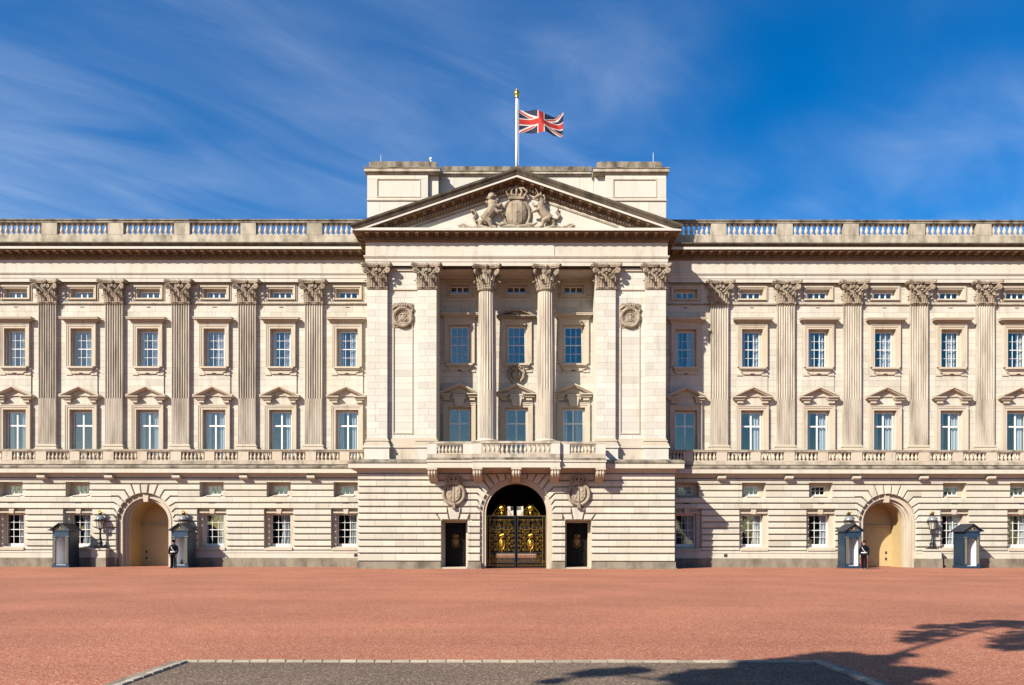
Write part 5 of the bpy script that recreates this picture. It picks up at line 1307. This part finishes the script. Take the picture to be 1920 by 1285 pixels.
# ------------------------------------------------------------------ the two guards
def guard(x, y, rz, lab, trousers, capcol, redcap):
    root = empty('person', (x, y, 0), lab, 'person', None, rz)
    b = MB()                                               # body: one surface, standing, facing -y
    for s_ in (-1, 1):
        b.tube([(s_*.10, 0, .92), (s_*.105, -.005, .70), (s_*.11, 0, .50), (s_*.115, .015, .30), (s_*.12, .02, .10)], [.085, .078, .056, .055, .038], 10)
        b.tube([(s_*.12, .03, .06), (s_*.135, -.06, .05), (s_*.145, -.15, .04)], [.045, .045, .035], 8)
        b.tube([(s_*.185, 0, 1.42), (s_*.235, .01, 1.25), (s_*.25, .0, 1.12), (s_*.235, -.06, .98), (s_*.215, -.10, .88)], [.058, .050, .042, .036, .028], 10)
        h0 = Vector((s_*.215, -.105, .86)); b.tube([h0, h0+Vector((-.005*s_, -.012, -.045)), h0+Vector((-.006*s_, -.02, -.085))], [.028, .036, .034], 8, .6)
        for q, ln in ((-.027, .07), (-.009, .08), (.009, .076), (.027, .06)):
            f0 = h0+Vector((-.006*s_, -.02+q, -.085)); b.tube([f0, f0+Vector((-.008*s_, -.008, -ln*.55)), f0+Vector((-.028*s_, -.01, -ln))], [.011, .010, .008], 6)
        b.tube([h0+Vector((0, -.03, -.03)), h0+Vector((-.012*s_, -.058, -.06)), h0+Vector((-.025*s_, -.062, -.09))], [.013, .011, .009], 6)
    b.tube([(0, 0, .90), (0, 0, 1.05), (0, -.005, 1.22), (0, 0, 1.38), (0, 0, 1.46)], [.155, .145, .165, .17, .09], 12, .68)
    b.tube([(-.19, 0, 1.42), (0, 0, 1.45), (.19, 0, 1.42)], [.06, .075, .06], 8)
    b.tube([(0, .005, 1.44), (0, -.005, 1.56)], [.058, .055], 10)
    b.ball((0, -.01, 1.655), (.075, .095, .115), 14, 10); b.ball((0, -.07, 1.58), (.045, .04, .035), 8, 6); b.tube([(0, -.10, 1.67), (0, -.125, 1.635)], [.012, .017], 6)
    for s_ in (-1, 1): b.ball((s_*.078, .0, 1.645), (.014, .024, .034), 8, 5); b.ball((s_*.03, -.088, 1.695), (.024, .015, .01), 6, 4)
    b.box(-.022, .022, -.106, -.08, 1.592, 1.602)
    fuse(b.build('body', M['skin'], root), .011)
    for s_ in (-1, 1): e = MB(); e.ball((s_*.03, -.097, 1.672), .010, 8, 6); e.build('eye', M['hair'], root)
    h_ = MB(); h_.ball((0, .018, 1.68), (.080, .092, .10), 12, 8); h_.build('hair', M['hair'], root)
    t = MB()                                               # tunic with sleeves
    t.tube([(0, 0, .84), (0, 0, 1.0), (0, 0, 1.08), (0, -.008, 1.25), (0, 0, 1.40), (0, 0, 1.47)], [.195, .18, .165, .19, .19, .10], 14, .68)
    t.tube([(-.20, 0, 1.42), (0, 0, 1.46), (.20, 0, 1.42)], [.075, .09, .075], 10); t.tube([(0, 0, 1.45), (0, -.003, 1.515)], [.075, .068], 12)
    for s_ in (-1, 1): t.tube([(s_*.195, 0, 1.42), (s_*.245, .01, 1.25), (s_*.26, 0, 1.12), (s_*.243, -.058, .99), (s_*.225, -.088, .91)], [.075, .066, .060, .054, .05], 10)
    fuse(t.build('tunic', M['navy'], root), .012)
    q = MB()
    for s_ in (-1, 1): q.tube([(s_*.10, 0, .95), (s_*.105, -.005, .72), (s_*.11, 0, .50), (s_*.115, .012, .30), (s_*.12, .015, .10)], [.115, .10, .085, .085, .085], 12)
    q.tube([(0, 0, .82), (0, 0, .98)], [.15, .16], 12, .7); fuse(q.build('trousers', M['blackcloth'], root), .012)
    if trousers == 'red':
        for s_ in (-1, 1): q = MB(); q.tube([(s_*.185, -.03, .84), (s_*.18, -.04, .72), (s_*.172, -.035, .50), (s_*.178, -.02, .30), (s_*.185, -.02, .11)], .042, 8); q.build('trouser_stripe', M['red'], root)
    q = MB()
    for s_ in (-1, 1): q.tube([(s_*.12, .05, .05), (s_*.13, -.03, .06), (s_*.14, -.12, .05), (s_*.148, -.19, .035)], [.055, .062, .055, .035], 10); q.box(*sorted((s_*.075, s_*.19)), -.2, .1, 0, .02)
    fuse(q.build('boots', M['boot'], root), .011)
    q = MB(); q.lathe([(.168, 1.03), (.178, 1.035), (.178, 1.085), (.168, 1.09)], 20, (0, 0, 0)); 
    for i_, v in enumerate(q.v): q.v[i_] = (v[0]*1.03, v[1]*.76, v[2])
    q.box(-.03, .03, -.150, -.128, 1.03, 1.09); q.build('belt', M['belt'], root)
    q = MB(); q.tube([(-.13, -.10, 1.42), (-.05, -.135, 1.25), (.10, -.14, 1.08)], .016, 6); q.build('sash', M['belt'], root)
    q = MB(); q.lathe([(.088, 1.715), (.098, 1.72), (.096, 1.765)], 18); q.build('cap_band', M['red' if redcap else 'blackcloth'], root)
    q = MB(); q.lathe([(.096, 1.765), (.130, 1.79), (.136, 1.805), (.12, 1.825), (.05, 1.835)], 18)
    q.prism_z([(-.075, -.075), (.075, -.075), (.055, -.135), (0, -.155), (-.055, -.135)], 1.705, 1.718); q.build('cap', M[capcol], root)
    rf = MB(); rx = .225
    rf.box(rx-.018, rx+.018, -.20, -.13, .03, .28); rf.box(rx-.013, rx+.013, -.19, -.14, .28, .72); rf.build_parent = None
    ro = empty('rifle', (x, y, 0), lab2(lab), 'rifle', None, rz)
    rf.build('stock', M['wood'], ro); q = MB(); q.tube([(rx, -.165, .70), (rx, -.165, 1.02)], .011, 8); q.box(rx-.012, rx+.012, -.25, -.19, .38, .55); q.box(rx-.006, rx+.006, -.172, -.158, 1.02, 1.22); q.build('barrel', M['black'], ro)
def lab2(l): return 'rifle held upright by the guard in ' + ('red-striped' if 'red-striped' in l else 'plain dark') + ' trousers'
guard(-22.22, P(3.45), .05, 'standing guard in dark cap, navy tunic, white belt and plain dark trousers with rifle', 'blackcloth', 'blackcloth', False)
guard(22.28, P(4.05), -.55, 'standing guard in navy tunic, red-striped trousers and red-banded cap holding a rifle', 'red', 'navy', True)

# ------------------------------------------------------------------ plane tree behind the photographer: only its shadow shows
def at_ground(x, y): Z = F*EYE/(y-1020); return Vector(((x-968)*Z/F, -D+Z, 0))
tree = empty('plane_tree', (-17.5, -D-11.5, 0), 'broad-leaved tree standing outside the forecourt, its shadow falling on the gravel', 'tree')
TO = Vector(tree.location); tr = random.Random(5)
H = {}
spots = []                                  # (photo x, y of the shadow, height of the clump, size across the picture)
for x, y, h_, s_ in ((1735, 1188, 10.6, .42), (1775, 1176, 10.7, .46), (1820, 1172, 10.7, .36), (1720, 1199, 10.5, .30), (1885, 1168, 10.9, .50), (1930, 1172, 11, .6), (1915, 1200, 10.8, .45), (1890, 1212, 10.7, .3), (1960, 1190, 11, .6),
                     (1660, 1236, 10.0, .20), (1700, 1228, 10.1, .12), (1600, 1236, 9.8, .42), (1560, 1232, 9.7, .40), (1510, 1240, 9.6, .34), (1460, 1243, 9.5, .3), (1420, 1246, 9.4, .22), (1640, 1250, 9.8, .40), (1690, 1262, 9.8, .36), (1735, 1260, 9.9, .22),
                     (1600, 1258, 9.6, .42), (1540, 1258, 9.5, .42), (1480, 1262, 9.4, .4), (1400, 1262, 9.3, .38), (1330, 1266, 9.2, .34), (1290, 1270, 9.2, .24), (1660, 1282, 9.6, .4), (1580, 1284, 9.5, .45), (1500, 1288, 9.4, .5), (1420, 1290, 9.3, .45), (1340, 1292, 9.2, .4),
                     (1180, 1258, 9.1, .20), (1140, 1260, 9.0, .22), (1100, 1264, 9.0, .15), (1040, 1278, 8.9, .10), (1270, 1300, 9.0, .4), (1180, 1310, 8.9, .4), (1000, 1300, 8.8, .3)):
    spots.append((at_ground(x, y)+sun_dir*(h_/sun_dir.z), s_))
for k in range(60):                         # the rest of the crown, over and behind the photographer
    a, rr = tr.uniform(0, 6.28), tr.uniform(.5, 5.5)
    c = TO+Vector((rr*math.cos(a)*1.0, rr*math.sin(a)*1.0, tr.uniform(7.5, 14.5)))
    spots.append((c, tr.uniform(.7, 1.3)))
lv = MB()
for c, s_ in spots:
    n_ = int(60+420*min(s_, 1.1)**1.6)
    for k in range(n_):
        d = Vector((tr.gauss(0, 1), tr.gauss(0, 1), tr.gauss(0, .8))); d = d.normalized()*(tr.random()**.45)*s_*1.1
        p = c+d; u = Vector((tr.gauss(0, 1), tr.gauss(0, 1), tr.gauss(0, .5))).normalized(); w = u.cross(Vector((tr.gauss(0, 1), tr.gauss(0, 1), tr.gauss(0, 1)))).normalized(); q = tr.uniform(.07, .13)
        i = lv.add([p-u*q, p-u*q*.2+w*q*.8, p+u*q*.3+w*q*.45, p+u*q*1.1, p+u*q*.3-w*q*.45, p-u*q*.2-w*q*.8]); lv.face(tuple(range(i, i+6)))
cr = MB(); lv.v = [(v[0]-TO.x, v[1]-TO.y, v[2]) for v in lv.v]
me = lv.mesh('crown', fix=False); obj('crown', me, M['leaf'], tree)
tb = MB(); tb.tube([(0, 0, -.1), (.05, .05, 1.5), (.1, .1, 4), (.3, .3, 7), (.5, .5, 10), (.6, .6, 13)], [.55, .42, .36, .30, .2, .08], 14); tb.build('trunk', M['bark'], tree)
def limb(pts, r0, r1):
    b = MB(); n_ = len(pts); b.tube([Vector(p)-TO for p in pts], [r0+(r1-r0)*k/(n_-1) for k in range(n_)], 8); b.build('branch', M['bark'], tree)
def gsh(x, y, h_): return at_ground(x, y)+sun_dir*(h_/sun_dir.z)
hub = TO+Vector((.2, .2, 6.0)); fork = gsh(1480, 1330, 9.2)
limb([hub, hub.lerp(fork, .5)+Vector((0, 0, .6)), fork], .20, .10)
limb([fork, gsh(1560, 1268, 9.5), gsh(1650, 1236, 10.0), gsh(1730, 1210, 10.3), gsh(1830, 1182, 10.7), gsh(1930, 1166, 11.0)], .09, .04)
limb([gsh(1830, 1182, 10.7), gsh(1775, 1180, 10.7), gsh(1715, 1198, 10.5)], .035, .015)
limb([fork, gsh(1380, 1280, 9.2), gsh(1240, 1274, 9.1), gsh(1120, 1264, 9.0), gsh(1000, 1282, 8.9)], .07, .015)
limb([gsh(1830, 1182, 10.7), gsh(1880, 1192, 10.7), gsh(1925, 1204, 10.8)], .035, .015)
for k in range(8):
    a = k*.8; limb([TO+Vector((.3, .3, 6+.6*k)), TO+Vector((2*math.cos(a), 2*math.sin(a), 8+.6*k)), TO+Vector((4*math.cos(a), 4*math.sin(a), 9+.6*k))], .14, .04)

pk = random.Random(11); wood = MB()
for k in range(46):
    cx, cy_, ch = -150+300*k/45+pk.uniform(-3, 3), -D-48-pk.uniform(0, 22), pk.uniform(11, 17)
    wood.tube([(cx, cy_, -.1), (cx+.2, cy_, ch*.6)], [.4, .2], 6); wood.ball((cx, cy_, ch*.52), (4.4, 4.0, ch*.40), 9, 6); wood.ball((cx+3, cy_-2, 2.2), (4, 2, 2.6), 8, 5)
    for q in range(520):
        d = Vector((pk.gauss(0, 1), pk.gauss(0, 1), pk.gauss(0, 1))).normalized()*pk.random()**.4; p = Vector((cx+d.x*5.2, cy_+d.y*5.2, ch*.60+d.z*ch*.40))
        u = Vector((pk.gauss(0, 1), pk.gauss(0, 1), pk.gauss(0, 1))).normalized(); w = u.cross(Vector((pk.gauss(0, 1), pk.gauss(0, 1), pk.gauss(0, 1)))).normalized(); e = pk.uniform(.4, .8)
        wood.quad(p-u*e, p+w*e*.7, p+u*e, p-w*e*.7)
obj('park_wood', wood.mesh('park_wood', fix=False), M['leaf'], None, kind='stuff', label='leafy park trees massed beyond the forecourt railings', cat='trees')
